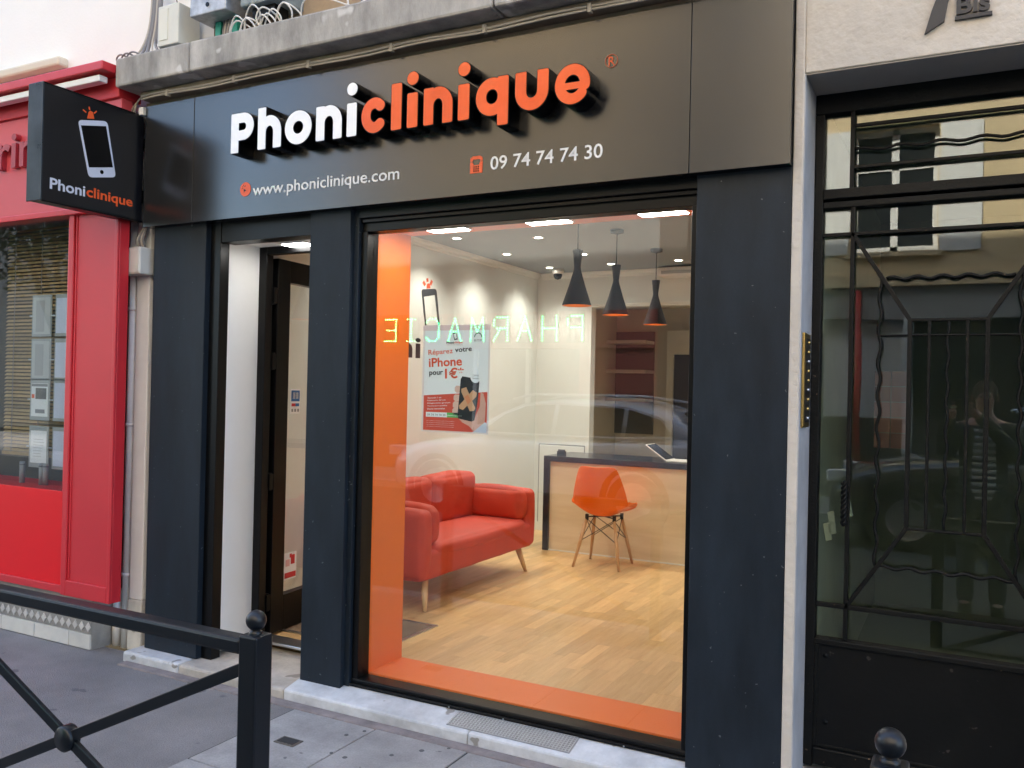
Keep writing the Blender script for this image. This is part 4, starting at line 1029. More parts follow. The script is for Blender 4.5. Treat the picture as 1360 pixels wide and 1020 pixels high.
# sofa ---------------------------------------------------------------------
SOFA = mat('red_sofa_fabric', (.52, .048, .018), .62, var=.10, vscale=5, bump=.12, bscale=260)
s0, s1 = 1.28, 2.92; sx1 = -3.05; sx0 = -3.82
sfa = thing('sofa', 'red two seat fabric sofa with slanted wooden legs along the white wall', 'sofa', ((sx0+sx1)/2, (s0+s1)/2, FZ))
soft_box('seat_base', sx0+.04, sx1, s0+.02, s1-.02, .305, .50, .04, SOFA, sfa)
soft_box('seat_cushion', sx0+.20, sx1-.004, s0+.15, s1-.15, .42, .535, .045, SOFA, sfa, puff=.014)
soft_box('armrest', sx0+.05, sx1-.006, s0-.01, s0+.12, .305, .765, .045, SOFA, sfa, puff=.012)
soft_box('armrest', sx0+.05, sx1-.006, s1-.12, s1+.01, .305, .765, .045, SOFA, sfa, puff=.012)
soft_box('arm_cushion', sx0+.24, sx1-.03, s1-.235, s1-.11, .525, .775, .05, SOFA, sfa, puff=.025)
soft_box('arm_cushion', sx0+.24, sx1-.03, s0+.11, s0+.235, .525, .775, .05, SOFA, sfa, puff=.025)
soft_box('backrest', sx0, sx0+.16, s0+.02, s1-.02, .31, .80, .05, SOFA, sfa, puff=.012)
mid = (s0+s1)/2
soft_box('back_cushion', sx0+.12, sx0+.31, s0+.17, mid-.004, .515, .885, .05, SOFA, sfa, puff=.022, wob=.006)
soft_box('back_cushion', sx0+.12, sx0+.31, mid+.004, s1-.17, .515, .885, .05, SOFA, sfa, puff=.022, wob=.006)
LEGW = wood('pale_leg_wood', (.58, .40, .20), (.70, .50, .28), 8, .45, 0, 'z')
for (tx, ty, bx, by) in ((sx1-.09, s0+.15, sx1-.035, s0+.08), (sx1-.09, s1-.15, sx1-.045, s1-.075), (sx0+.12, s0+.15, sx0+.06, s0+.08), (sx0+.12, s1-.15, sx0+.06, s1-.08)):
    MB().tube([(tx, ty, .315), (bx, by, FZ)], [.027, .014], 14).build('leg', LEGW, sfa, True)

# chair -----------------------------------------------------------------
CHO = mat('orange_shell_plastic', (.88, .155, .004), .25, var=.03)
chx = thing('shell_chair', 'orange moulded shell chair on wooden dowel legs facing the counter', 'chair', (-2.655, 3.43, FZ), rotz=R(2.5), local=True)
prof = [(.235, .425, .20), (.20, .447, .228), (.12, .447, .246), (.03, .432, .252), (-.06, .422, .252), (-.13, .430, .250), (-.175, .468, .246), (-.20, .54, .242), (-.215, .62, .228), (-.228, .70, .207), (-.238, .77, .185), (-.245, .82, .166), (-.247, .842, .148)]
nu = 17; vs = []; 
for i, (y, z, w) in enumerate(prof):
    t = i/(len(prof)-1)
    for k in range(nu):
        u = -1+2*k/(nu-1); e = abs(u)**2.2
        if t < .42: yy, zz = y, z+e*.14*(.35+t*1.6)
        else:
            b_ = min(1, (t-.42)/.15); yy, zz = y+e*(.05+.055*(1-t)*1.6)*b_, z+e*.15*(1-b_)**1.3
        if i == len(prof)-1: zz += .012*abs(u)**1.5-.014*abs(u)**6
        vs.append((u*w, yy, zz))
me = bpy.data.meshes.new('shell'); me.from_pydata(vs, [], [(i*nu+k, i*nu+k+1, (i+1)*nu+k+1, (i+1)*nu+k) for i in range(len(prof)-1) for k in range(nu-1)])
shell = link('shell', me, CHO, chx, True)
md = shell.modifiers.new('sub', 'SUBSURF'); md.levels = 2; md.render_levels = 2
md = shell.modifiers.new('solid', 'SOLIDIFY'); md.thickness = .009; md.offset = 0
LEGC = wood('chair_leg_wood', (.52, .30, .13), (.62, .39, .19), 8, .45, 0, 'z')
tops = [(-.12, -.10), (.12, -.10), (-.12, .10), (.12, .10)]; bots = [(-.20, -.195), (.20, -.195), (-.19, .20), (.19, .20)]
WIRE = mat('black_wire', (.01, .01, .01), .35)
def lp(i, t): a, b = tops[i], bots[i]; return Vector((a[0]+(b[0]-a[0])*t, a[1]+(b[1]-a[1])*t, .405*(1-t)))
for i in range(4): MB().tube([lp(i, 0), lp(i, .5), lp(i, 1)], [.0125, .015, .0105], 12).build('leg', LEGC, chx, True)
for i, j in ((0, 1), (1, 0), (2, 3), (3, 2), (0, 2), (2, 0), (1, 3), (3, 1)):
    MB().tube([lp(i, .02), lp(j, .47)], .0035, 6).build('brace_wire', WIRE, chx, True)
for i, j in ((0, 3), (1, 2)): MB().tube([lp(i, 0)+Vector((0, 0, .008)), lp(j, 0)+Vector((0, 0, .008))], .006, 8).build('under_frame', WIRE, chx, True)
for i in range(4): MB().tube([lp(i, 0)+Vector((0, 0, -.02)), lp(i, 0)+Vector((0, 0, .03))], .016, 10).build('leg_socket', WIRE, chx, True)

# counter -------------------------------------------------------------
ct = thing('shop_counter', 'reception counter with pale wood front and thick black top', 'counter', (-2, 4, FZ))
CX0 = -3.39; CTZ = .965; CY = 3.76
BTOP = mat('black_laminate', (.018, .020, .024), .18)
MB().box(CX0, RXI-.3, CY, CY+.62, CTZ-.05, CTZ).build('counter_top', BTOP, ct, bev=.002)
MB().box(CX0, CX0+.055, CY+.0, CY+.62, FZ+.002, CTZ-.05).build('side_panel', BTOP, ct, bev=.002)
WFR = wood('pale_maple_front', (.66, .54, .35), (.77, .66, .46), 1.6, .45, 0, 'x')
MB().box(CX0+.055, RXI-.3, CY+.03, CY+.055, FZ+.002, CTZ-.05).build('front_panel', WFR, ct)
MB().box(CX0+.055, RXI-.3, CY+.022, CY+.03, FZ+.001, FZ+.012).build('base_trim', WHITEP, ct)
ch_ = thing('card_holder', 'tiny black card holder on the counter corner', 'card holder', (-3.25, 3.95, CTZ))
c_ = P(746, 598, 1, 3.95); cx0 = c_.x
MB().box(cx0-.04, cx0+.04, 3.93, 3.97, CTZ, CTZ+.035).build('holder', BTOP, ch_, bev=.003); MB().box(cx0-.035, cx0+.035, 3.945, 3.955, CTZ+.03, CTZ+.05).build('cards', mat('dark_card', (.05, .05, .05), .5), ch_)
lap = thing('laptop', 'thin silver laptop seen edge on, open on the counter', 'laptop', (-2.25, 3.9, CTZ))
h0 = P(886, 609, 1, 3.86); h1 = P(858, 586, 1, 3.86); h2 = P(912, 610, 1, 3.86)
ALU = mat('pale_aluminium', (.80, .76, .70), .35, metal=.1)
q = MB(); hz = CTZ+.008
MB().bar((h0.x, 3.97, hz), (h2.x+.02, 3.97, hz), .012, .26, (0, 1, 0)).build('base', ALU, lap, bev=.002)
MB().bar((h0.x, 3.97, hz), (h1.x, 3.97, CTZ+(h1.z-h0.z)), .009, .26, (0, 1, 0)).build('screen', ALU, lap, bev=.002)
tv = (Vector((h1.x, 0, CTZ+(h1.z-h0.z)))-Vector((h0.x, 0, hz))); nv = Vector((tv.z, 0, -tv.x)).normalized()
MB().bar(Vector((h0.x, 3.975, hz))+tv*.06+nv*.0052, Vector((h0.x, 3.975, hz))+tv*.96+nv*.0052, .0012, .24, (0, 1, 0)).build('display', BLACK, lap)

# entrance mat
mt_ = thing('entrance_mat', 'brown doormat in a metal frame inside the shop door', 'doormat', (-3.2, .85, FZ))
MB().box(-3.60, -2.85, .56, 1.10, FZ, FZ+.006).build('mat_pile', mat('brown_mat', (.19, .125, .075), .95, bump=.6, bscale=300, var=.15), mt_)
for b in ((-3.62, -2.83, 1.10, 1.12), (-3.62, -2.83, .54, .56), (-2.85, -2.83, .56, 1.10), (-3.62, -3.60, .56, 1.10)):
    MB().box(*b, FZ, FZ+.008).build('frame_strip', STEEL, mt_)

# wall decals on the left wall -------------------------------------------
wd = thing('wall_logo', 'dark outlined phone logo and name lettering on the white interior wall', 'wall decal', (LX, 2.5, 1.6))
def wp(px, py, d=.001): v = P(px, py, 0, LX); v.x = LX+d; return v
DKV = mat('dark_vinyl', (.02, .02, .025), .4)
oc = [wp(a/4.636+480, b/4.636+260) for a, b in ((368, 575), (462, 573), (500, 980), (410, 985))]
inn = [wp(a/4.636+480, b/4.636+260, .002) for a, b in ((384, 622), (450, 612), (484, 920), (412, 925))]
poly_on(round_quad(oc), mat('slate_vinyl', (.05, .052, .055), .4), 'phone_outline', wd, 0); poly_on(inn, WHITEP, 'phone_screen', wd, 0)
poly_on([wp(a/4.636+480, b/4.636+260) for a, b in ((400, 572), (403, 545), (412, 538), (422, 545), (425, 570))], VINO, 'siren_lamp', wd, 0)
for (a, b), (c, d) in (((380, 528), (392, 552)), ((405, 508), (407, 530)), ((434, 522), (424, 548))):
    MB().bar(wp(a/4.636+480, b/4.636+260), wp(c/4.636+480, d/4.636+260), .03, .001, (1, 0, 0)).build('siren_ray', VINO, wd)
za_, zb_2 = wp(554, 476).z, wp(554, 447).z
yi = wp(554, 465).y
fit_text('wall_word', 'Phoni', (LX+.001, yi-1.12, za_), (0, 1, 0), EZ, 1.17, zb_2-za_, DKV, wd, bold=.02)
fit_text('wall_word', 'clinique', (LX+.001, yi+.09, za_-.05), (0, 1, 0), EZ, .92, zb_2-za_+.05, VINO, wd, bold=.02)

# poster on the window -----------------------------------------------------
GYI = .1075
def gp(px, py, d=0.0): v = P(px, py, 1, GYI); v.y = GYI-d; return v
ps = thing('window_poster', 'white and orange phone repair poster taped inside the shop window', 'poster', tuple(gp(605, 574)))
TLp, BRp = gp(562, 431), gp(648, 575)
X0, X1, Z0, Z1 = TLp.x, BRp.x, (gp(561, 573).z+gp(648, 577).z)/2, (gp(562, 431).z+gp(648, 432).z)/2
PWd, PHt = X1-X0, Z1-Z0
def pp(u, v): return X0+u*PWd, Z1-v*PHt            # u right, v down, 0..1
def pquad(name, u0, v0, u1, v1, m_, lay): a, b = pp(u0, v0), pp(u1, v1); MB().box(a[0], b[0], GYI+.0040-lay*.0006, GYI+.0043-lay*.0006, b[1], a[1]).build(name, m_, ps)
def ppoly(name, pts, m_, lay, par=None):
    q = MB(); pts = [pp(a, b) for a, b in pts][::-1]
    q.prism([(a, b) for a, b in pts], (0, GYI+.0040-lay*.0006, 0), EX, EZ, (0, .0003, 0)); q.build(name, m_, par or ps)
def ptext(body, u0, u1, vb, h, m_, lay=3, bold=.01, tilt=.0, full=None):
    a = pp(u0, vb); ex = Vector((math.cos(tilt), 0, math.sin(tilt))); ey = Vector((-math.sin(tilt), 0, math.cos(tilt)))
    fit_text('poster_text', body, (a[0], GYI+.0040-lay*.0006, a[1]), ex, ey, (u1-u0)*PWd, h*PHt, m_, ps, bold=bold, full=full)
PWHT = mat('poster_white', (.90, .95, .97), .35); PORG = mat('poster_orange', (.80, .10, .03), .4); PRED = mat('poster_red', (.72, .09, .05), .4); PINKP = mat('poster_pink', (.80, .66, .66), .4)
SKIN = mat('printed_skin', (.72, .42, .33), .5); SKIN2 = mat('printed_skin_light', (.80, .55, .45), .5); PBLK = mat('printed_black', (.012, .012, .015), .4); BAND = mat('printed_bandage', (.66, .38, .20), .5); BAND2 = mat('printed_bandage_pad', (.70, .27, .12), .5); GRN = mat('printed_green', (.12, .55, .13), .4)
pquad('sheet', 0, 0, 1, 1, mat('poster_margin', (.85, .80, .78), .4), 0); pquad('print_ground', .03, .05, .975, .985, PWHT, 1)
pquad('tape_strip', 0, 0, 1, .05, PINKP, 2)
ppoly('orange_field', [(.03, .66), (.55, .635), (.975, .615), (.975, .985), (.03, .985)], PRED, 2)
ptext('Réparez', .09, .46, .295, .062, PORG, tilt=.07); ptext('votre', .49, .74, .255, .040, PBLK, tilt=.07, bold=.02)
ptext('iPhone', .10, .60, .395, .085, PORG, tilt=.05, bold=.025); ptext('pour', .11, .32, .485, .050, PBLK, tilt=.05, bold=.02); ptext('1€*', .35, .63, .50, .10, PORG, tilt=.04, bold=.025)
ppoly('logo_phone', [(.45, .075), (.50, .07), (.525, .135), (.475, .14)], PBLK, 2); ppoly('logo_screen', [(.46, .083), (.497, .079), (.515, .125), (.482, .129)], PWHT, 3)
ptext('Phoni', .36, .47, .175, .022, PBLK, bold=.03); ptext('clinique', .475, .60, .177, .026, PORG, bold=.02); ptext('votre service réparation', .36, .60, .19, .009, INK)
q = MB(); c_ = pp(.825, .115)
MB().prism([(c_[0]+.022*math.cos(R(a)), c_[1]+.022*math.sin(R(a))) for a in range(0, 181, 15)]+[(c_[0]+.017*math.cos(R(a)), c_[1]+.017*math.sin(R(a))) for a in range(180, -1, -15)], (0, GYI+.0026, 0), EX, EZ, (0, .0003, 0)).build('seal_arch', mat('seal_green', (.10, .22, .17), .5), ps)
ptext('BTP', .77, .88, .155, .02, INK, bold=.0)
# hand and phone print
ppoly('print_palm', [(.56, .86), (.62, .90), (.72, .93), (.80, .985), (.93, .985), (.95, .86), (.955, .72), (.92, .63), (.88, .62), (.87, .75), (.80, .86), (.7, .88)], SKIN, 3)
for (u, v) in ((.53, .595), (.515, .675), (.505, .74), (.50, .80)):
    ppoly('print_finger', [(u-.03, v-.015), (u-.01, v-.032), (u+.06, v-.03), (u+.07, v+.03), (u, v+.034), (u-.03, v+.018)], SKIN2, 3)
ppoly('print_sleeve', [(.78, .985), (.95, .89), (.975, .90), (.975, .985)], mat('printed_cuff', (.55, .62, .75), .5), 4)
ppoly('print_phone', [(.61, .475), (.86, .50), (.84, .70), (.80, .875), (.76, .89), (.56, .865), (.55, .83), (.585, .50)], PBLK, 4)
ppoly('print_bandage', [(.60, .59), (.67, .575), (.81, .765), (.79, .79), (.73, .795), (.60, .62)], BAND, 5); ppoly('print_bandage', [(.57, .745), (.77, .60), (.83, .625), (.82, .66), (.63, .785), (.58, .775)], BAND, 6)
ppoly('print_bandage_pad', [(.645, .665), (.70, .64), (.75, .70), (.70, .735)], BAND2, 7)
c_ = pp(.805, .48); MB().prism([(c_[0]+.028*math.cos(R(a)), c_[1]+.028*math.sin(R(a))) for a in range(0, 360, 15)], (0, GYI+.0002, 0), EX, EZ, (0, .0003, 0)).build('badge', PWHT, ps)
ptext('OFFRE', .765, .85, .475, .016, INK, lay=7); ptext('limitée', .765, .85, .50, .016, INK, lay=7)
for k, s in enumerate(('Garantie 1 an', 'Réparation 20 min', 'Diagnostic gratuit', 'Techniciens qualifiés', 'Devis immédiat')): ptext(s, .09, .30+.04*(k % 3)+.03*k % .1, .69+.026*k, .014, PWHT, tilt=.05)
pquad('number_strip', .07, .815, .39, .86, PWHT, 3); pquad('green_strip', .39, .815, .62, .86, GRN, 3); ptext('09 74 74 74 30', .09, .37, .85, .02, INK, 4); ptext('phoniclinique.com', .40, .61, .85, .016, PWHT, 4)
for k in range(4): ptext('voir conditions en boutique auprès de nos conseillers', .08, .5, .90+.018*k, .008, PINKP, 3)

# ================================================================== ACROSS THE STREET (seen in the glass)
OY = -10.2
struct(MB().box(-60, 60, OY-2, -8.45, -.6, -.01).build('far_pavement', ASPH)); struct(bevel(MB().box(-60, 60, -8.45, -8.30, -.6, -.006).build('far_kerb', KERB), .015))
WGL = mat('dark_window_glass', (.02, .024, .028), .06); WFRM = mat('white_window_frame', (.72, .71, .68), .5)
def facade(label, x0, x1, H, wallm, name='apartment_house', bays=3, z0=3.3, storey=3.0, win=(1.15, 2.0), ground=None, shutters=None, depth=8):
    t = thing(name, label, 'building', ((x0+x1)/2, OY, 0), 'houses across the street')
    ww, wh = win; n = bays; bw = (x1-x0)/n; levels = int((H-z0)/storey); q = MB()
    cols = [(x0+bw*(k+.5)-ww/2, x0+bw*(k+.5)+ww/2) for k in range(n)]
    if ground is None: q.box(x0, x1, OY-.35, OY, 0, z0)
    q.box(x0, x1, OY-depth, OY-.35, 0, H)
    edges = [x0]+[e for c in cols for e in c]+[x1]
    for lv in range(levels):
        b = z0+lv*storey; s = b+.45; hd = s+wh
        q.box(x0, x1, OY-.35, OY, b, s); q.box(x0, x1, OY-.35, OY, hd, b+storey)
        for a in range(0, len(edges), 2): q.box(edges[a], edges[a+1], OY-.35, OY, s, hd)
    top = z0+levels*storey
    q.box(x0, x1, OY-.35, OY, top, H)
    q.build('wall', wallm, t)
    for lv in range(levels):
        b = z0+lv*storey; s = b+.45; hd = s+wh
        MB().box(x0, x1, OY, OY+.10, b-.05, b+.12).build('string_course', wallm, t)
        for (a, c) in cols:
            w = MB()
            for f_ in ((a, a+.07, s, hd), (c-.07, c, s, hd), ((a+c)/2-.05, (a+c)/2+.05, s, hd)): w.box(f_[0], f_[1], OY-.25, OY-.17, f_[2], f_[3])
            w.box(a+.07, c-.07, OY-.25, OY-.17, hd-.08, hd); w.box(a+.07, c-.07, OY-.25, OY-.17, s, s+.1); w.box(a+.07, c-.07, OY-.25, OY-.17, s+wh*.68, s+wh*.68+.05)
            wo = w.build('window', WFRM, t); MB().box(a+.03, c-.03, OY-.22, OY-.20, s+.05, hd-.05).build('pane', WGL, wo)
            MB().box(a-.06, c+.06, OY-.05, OY+.08, s-.07, s).build('sill', wallm, wo)
            if shutters:
                for sx in (a-ww*.48, c+.02): MB().box(sx, sx+ww*.46, OY+.002, OY+.04, s, hd).build('shutter', shutters, wo)
    MB().box(x0-.02, x1+.02, OY-.2, OY+.3, H, H+.25).build('cornice', wallm, t)
    MB().box(x0, x1, OY-depth, OY-.25, H+.25, H+1.8).build('roof', mat('zinc_roof', (.28, .30, .33), .5, metal=.3), t)
    return t
YEL = mat('warm_limestone', (.62, .47, .27), .85, var=.08, vscale=.8); GRW = mat('darkened_limestone', (.09, .085, .08), .85, var=.1, vscale=.8)
PHW = mat('terracotta_shop', (.36, .085, .07), .5, var=.15, vscale=3); SHW = mat('white_shop_panel', (.66, .68, .68), .45)
A = facade('warm limestone house above the pharmacy, across the street', -11.0, -4.5, 12.5, YEL, bays=4, ground=1, z0=5.0, storey=3.2)
MB().box(-11, -4.5, OY-.35, OY-.02, 2.95, 5.0).build('shop_lintel', mat('grey_render', (.22, .235, .235), .8, var=.1), A); MB().box(-11, -4.5, OY-.35, OY+.05, 2.30, 2.95).build('shop_fascia', PHW, A)
MB().box(-11, -9.2, OY-.35, OY, 0, 2.3).build('shop_pier', PHW, A); MB().box(-5.9, -4.5, OY-.35, OY, 0, 2.3).build('shop_pier', PHW, A)
MB().box(-9.2, -5.9, OY-.30, OY-.25, .5, 2.3).build('shop_window', WGL, A); MB().box(-9.2, -5.9, OY-.35, OY-.02, 0, .5).build('shop_stallboard', SHW, A)
for x in (-8.1, -7.0): MB().box(x-.04, x+.04, OY-.25, OY-.18, .5, 2.3).build('mullion', SHW, A)
B_ = facade('narrow dark grey house across the street, darkened for the fascia reflection', -4.5, -2.4, 11, GRW, bays=1)  # wall colour darkened to reflect as a shaded gap in the fascia
Cb = facade('pale cream house with white shutters across the street', -2.4, 12, 12.5, mat('cream_limestone', (.66, .52, .32), .85, var=.06, vscale=.8), bays=5, ground=1, shutters=WFRM, win=(1.2, 1.9))
GARW = mat('pale_garage_panel', (.58, .60, .61), .5, var=.04); 
MB().box(-2.4, 12, OY-.35, OY, 2.75, 3.3).build('shop_lintel', mat('grey_lintel', (.30, .30, .30), .6), Cb)
for k in range(9):
    x = -2.4+k*1.6
    MB().box(x, x+.14, OY-.35, OY+.02, 0, 2.75).build('shop_post', GARW, Cb); MB().box(x+.14, x+1.6, OY-.3, OY-.2, 1.25, 2.75).build('shop_panel', GARW if k % 3 != 1 else WGL, Cb)
    MB().box(x+.14, x+1.6, OY-.3, OY-.15, 0, 1.25).build('shop_stallboard', mat('dark_stallboard', (.05, .05, .055), .5), Cb)
MB().tube([(-1.45, OY+.06, 0), (-1.45, OY+.06, 3.2)], .07, 10).build('red_downpipe', mat('red_pipe', (.5, .03, .03), .4), Cb, True)
# pharmacy LED lettering: dots
LED = emis('green_led', (.02, 1.0, .22), 10.0)
pg = thing('pharmacy_sign', 'green LED dot letters spelling PHARMACIE above the shop across the street', 'sign', (-7.9, OY+.1, 2.45))
GL = {'P': [[(0, 0), (0, 1), (.45, 1), (.6, .88), (.6, .65), (.45, .52), (0, .52)]], 'H': [[(0, 0), (0, 1)], [(.6, 0), (.6, 1)], [(0, .5), (.6, .5)]], 'A': [[(0, 0), (.3, 1), (.6, 0)], [(.12, .4), (.48, .4)]],
      'R': [[(0, 0), (0, 1), (.45, 1), (.6, .88), (.6, .65), (.45, .52), (0, .52)], [(.3, .52), (.6, 0)]], 'M': [[(0, 0), (.05, 1), (.3, .4), (.55, 1), (.6, 0)]],
      'C': [[(.6, .85), (.45, 1), (.18, 1), (0, .8), (0, .2), (.18, 0), (.45, 0), (.6, .15)]], 'I': [[(.3, 0), (.3, 1)], [(.12, 0), (.48, 0)], [(.12, 1), (.48, 1)]], 'E': [[(.55, 0), (0, 0), (0, 1), (.55, 1)], [(0, .5), (.45, .5)]]}
LHt = .42; xw = np.linspace(-5.95, -9.85, 9)         # seen from the road the word starts at +X
for ch, xc in zip('PHARMACIE', xw):
    q = MB()
    for pl in GL[ch]:
        for (a, b), (c, d) in zip(pl[:-1], pl[1:]):
            n = max(1, int(math.hypot((c-a)*.42, (d-b)*LHt)/.042))
            for k in range(n+1):
                u, v = a+(c-a)*k/n, b+(d-b)*k/n; X_, Z_ = xc-(u-.3)*.46, 2.44+v*LHt
                q.add([(X_-.015, OY+.115, Z_), (X_, OY+.115, Z_-.015), (X_+.015, OY+.115, Z_), (X_, OY+.115, Z_+.015), (X_, OY+.126, Z_)], [(0, 1, 4), (1, 2, 4), (2, 3, 4), (3, 0, 4)])
    tag(q.build('led_letter', LED, pg), kind='stuff')
    MB().box(xc-.16, xc+.16, OY+.05, OY+.11, 2.40, 2.90).build('letter_tray', mat('dark_tray', (.05, .02, .02), .5), pg)

# parked cars ------------------------------------------------------------
def car(label, loc, paint, glassm, flip=1):
    t = thing('parked_car', label, 'car', loc, 'cars parked across the street', local=True)
    L_ = 4.66; hw = .92; G = 0
    ss = [0, .06, .25, .7, 1.25, 1.6, 2.4, 3.2, 4.0, 4.35, 4.58, 4.66]
    tz = [.62, .78, .90, .99, 1.06, 1.09, 1.11, 1.13, 1.15, 1.15, 1.08, .90]
    ws = [.62, .74, .86, .91, .92, .92, .92, .92, .91, .88, .80, .70]
    bz = [.34, .27, .24, .22, .22, .22, .22, .22, .22, .25, .30, .42]
    rings = []
    for s, z, w, b in zip(ss, tz, ws, bz):
        half = [(0, z+.02), (w*.55, z+.012), (w*.86, z-.02), (w*.965, z-.10), (w, z*.62+.12), (w*.985, .45), (w*.95, b+.03), (w*.8, b)]
        rings.append([(s-L_/2, y, zz) for y, zz in half]+[(s-L_/2, -y, zz) for y, zz in half[::-1]])
    n = len(rings[0]); q = MB(); fs = []
    for i in range(len(rings)-1):
        for k in range(n): fs.append((i*n+k, i*n+(k+1) % n, (i+1)*n+(k+1) % n, (i+1)*n+k))
    fs += [tuple(range(n)), tuple((len(rings)-1)*n+k for k in range(n))]
    q.add([v for r_ in rings for v in r_], fs); b_ = q.build('body', paint, t, True); b_.modifiers.new('sub', 'SUBSURF').render_levels = 1
    cs = [1.22, 1.55, 2.05, 2.5, 3.1, 3.7, 4.15, 4.50]; ch = [1.08, 1.33, 1.55, 1.605, 1.61, 1.575, 1.49, 1.13]; cw = [.80, .74, .68, .67, .67, .66, .64, .74]
    rings = []
    for s, z, w in zip(cs, ch, cw):
        zb = 1.05; half = [(0, z), (w*.6, z-.006), (w*.92, z-.03), (w, z-.075), (min(.86, w+(z-.075-zb)*.40), zb), (.5, zb-.03)]
        rings.append([(s-L_/2, y, zz) for y, zz in half]+[(s-L_/2, -y, zz) for y, zz in half[::-1]])
    n = len(rings[0]); q = MB(); fs = []
    for i in range(len(rings)-1):
        for k in range(n): fs.append((i*n+k, i*n+(k+1) % n, (i+1)*n+(k+1) % n, (i+1)*n+k))
    fs += [tuple(range(n)), tuple((len(rings)-1)*n+k for k in range(n))]
    q.add([v for r_ in rings for v in r_], fs); c_ = q.build('cabin', paint, t, True); c_.modifiers.new('sub', 'SUBSURF').render_levels = 1
    for sgn in (-1, 1):
        def yw(z): return sgn*(.665+(1.535-z)*.40+.012)
        for pts in ([(1.55, 1.13), (2.55, 1.13), (2.55, 1.505), (2.15, 1.48), (1.85, 1.36)], [(2.62, 1.13), (3.5, 1.13), (3.5, 1.485), (2.62, 1.505)], [(3.57, 1.14), (4.18, 1.16), (3.98, 1.36), (3.57, 1.475)]):
            q = MB(); m_ = len(pts); q.add([(s-L_/2, yw(z), z) for s, z in pts]+[(s-L_/2, yw(z)-sgn*.03, z) for s, z in pts], [tuple(range(m_)), tuple(range(2*m_-1, m_-1, -1))]+[((k+1) % m_, k, m_+k, m_+(k+1) % m_) for k in range(m_)])
            q.build('side_window', glassm, t)
        MB().tube([(s-L_/2, yw(z)+sgn*.005, z) for s, z in ((1.5, 1.115), (2.6, 1.115), (3.55, 1.12), (4.22, 1.15), (4.0, 1.385), (3.55, 1.5), (2.6, 1.525), (2.1, 1.495), (1.8, 1.36), (1.5, 1.115))], .012, 6).build('chrome_trim', STEEL, t, True)
        MB().tube([(1.9-L_/2, sgn*.60, 1.56), (2.2-L_/2, sgn*.61, 1.635), (3.3-L_/2, sgn*.61, 1.635), (4.0-L_/2, sgn*.59, 1.56)], .018, 8).build('roof_rail', STEEL, t, True)
        MB().obox((1.62-L_/2, sgn*1.0, 1.17), (.06, 0, 0), (0, .09, 0), (0, 0, .06)).build('mirror', paint, t, bev=.03)
        MB().obox((.16-L_/2, sgn*.70, .80), (.14, sgn*-.10, 0), (.02, sgn*.03, 0), (0, 0, .07)).build('headlight', mat('headlamp', (.7, .72, .75), .1), t, bev=.02)
        MB().obox((4.55-L_/2, sgn*.72, .95), (.05, sgn*-.05, 0), (.01, sgn*.1, 0), (0, 0, .06)).build('tail_light', mat('tail_red', (.5, .01, .01), .2), t, bev=.02)
        for s in (.88, 3.72):
            w = MB().lathe([(.20, -.10), (.335, -.11), (.36, -.08), (.36, .08), (.335, .11), (.20, .10)], (s-L_/2, sgn*.80, .36), 28, axis='y').build('wheel', mat('tyre_rubber', (.02, .02, .02), .8), t, True)
            MB().lathe([(0, sgn*.09), (.20, sgn*.10), (.235, sgn*.115)], (s-L_/2, sgn*.80, .36), 20, axis='y').build('rim', STEEL, w, True)
            MB().lathe([(.36, sgn*.9), (.44, sgn*.93), (.44, sgn*.80), (.36, sgn*.80)], (s-L_/2, 0, .36), 28, axis='y').build('arch', mat('arch_black', (.02, .02, .02), .6), t, True)
        MB().box(1.1-L_/2, 3.5-L_/2, sgn*.9-.03, sgn*.9+.03, .24, .36).build('sill', mat('arch_black', (.02, .02, .02), .6), t)
    MB().obox((1.46-L_/2, 0, 1.30), (.20, 0, .185), (0, .60, 0), (-.012, 0, .013)).build('windscreen', glassm, t); MB().obox((4.36-L_/2, 0, 1.33), (.12, 0, -.125), (0, .55, 0), (.014, 0, .013)).build('rear_window', glassm, t)
    return t
CGL = mat('car_glass', (.008, .010, .012), .05)
car('silver blue estate car parked in front of the pharmacy', (-4.90, -7.27, -.13), mat('silver_blue_paint', (.78, .82, .86), .25, metal=.1, coat=1), CGL)
car('dark grey car parked beside the silver blue one', (.95, -7.30, -.13), mat('dark_car_paint', (.02, .024, .03), .2, coat=1), CGL)

# tree ------------------------------------------------------------------
BARK = mat('grey_bark', (.10, .08, .06), .9, bump=.5, bscale=30, var=.3, vscale=8); LEAF = mat('plane_leaf', (.065, .105, .030), .55, rand=0, var=.4, vscale=3)
def tree(x, y, h, r, label, seed):
    rr = random.Random(seed); t = thing('street_tree', label, 'tree', (x, y, 0), 'street trees')
    q = MB(); q.tube([(x, y, 0), (x+.05, y, h*.2), (x, y+.05, h*.42)], [.20, .15, .11], 10)
    tips = []
    for k in range(9):
        a = k*2.4+rr.random(); l = r*rr.uniform(.55, .95); z1_ = h*rr.uniform(.6, .95)
        e = Vector((x+l*math.cos(a), y+l*math.sin(a), z1_)); m_ = Vector((x, y, h*.42)).lerp(e, .5)+Vector((0, 0, .3))
        q.tube([(x, y, h*rr.uniform(.28, .42)), m_, e], [.08, .05, .02], 7); tips += [e, m_.lerp(e, .5), m_]
    q.build('trunk', BARK, t, True)
    q = MB()
    for c in tips:
        for k in range(190):
            d = Vector((rr.gauss(0, 1), rr.gauss(0, 1), rr.gauss(0, .8))).normalized()*rr.random()**.5*r*.36
            p = c+d; u = Vector((rr.gauss(0, 1), rr.gauss(0, 1), rr.gauss(0, 1))).normalized(); v = u.orthogonal().normalized(); s = rr.uniform(.05, .11)
            q.add([p-u*s, p+v*s*.6, p+u*s, p-v*s*.6], [(0, 1, 2, 3)])
    q.build('crown', LEAF, t)
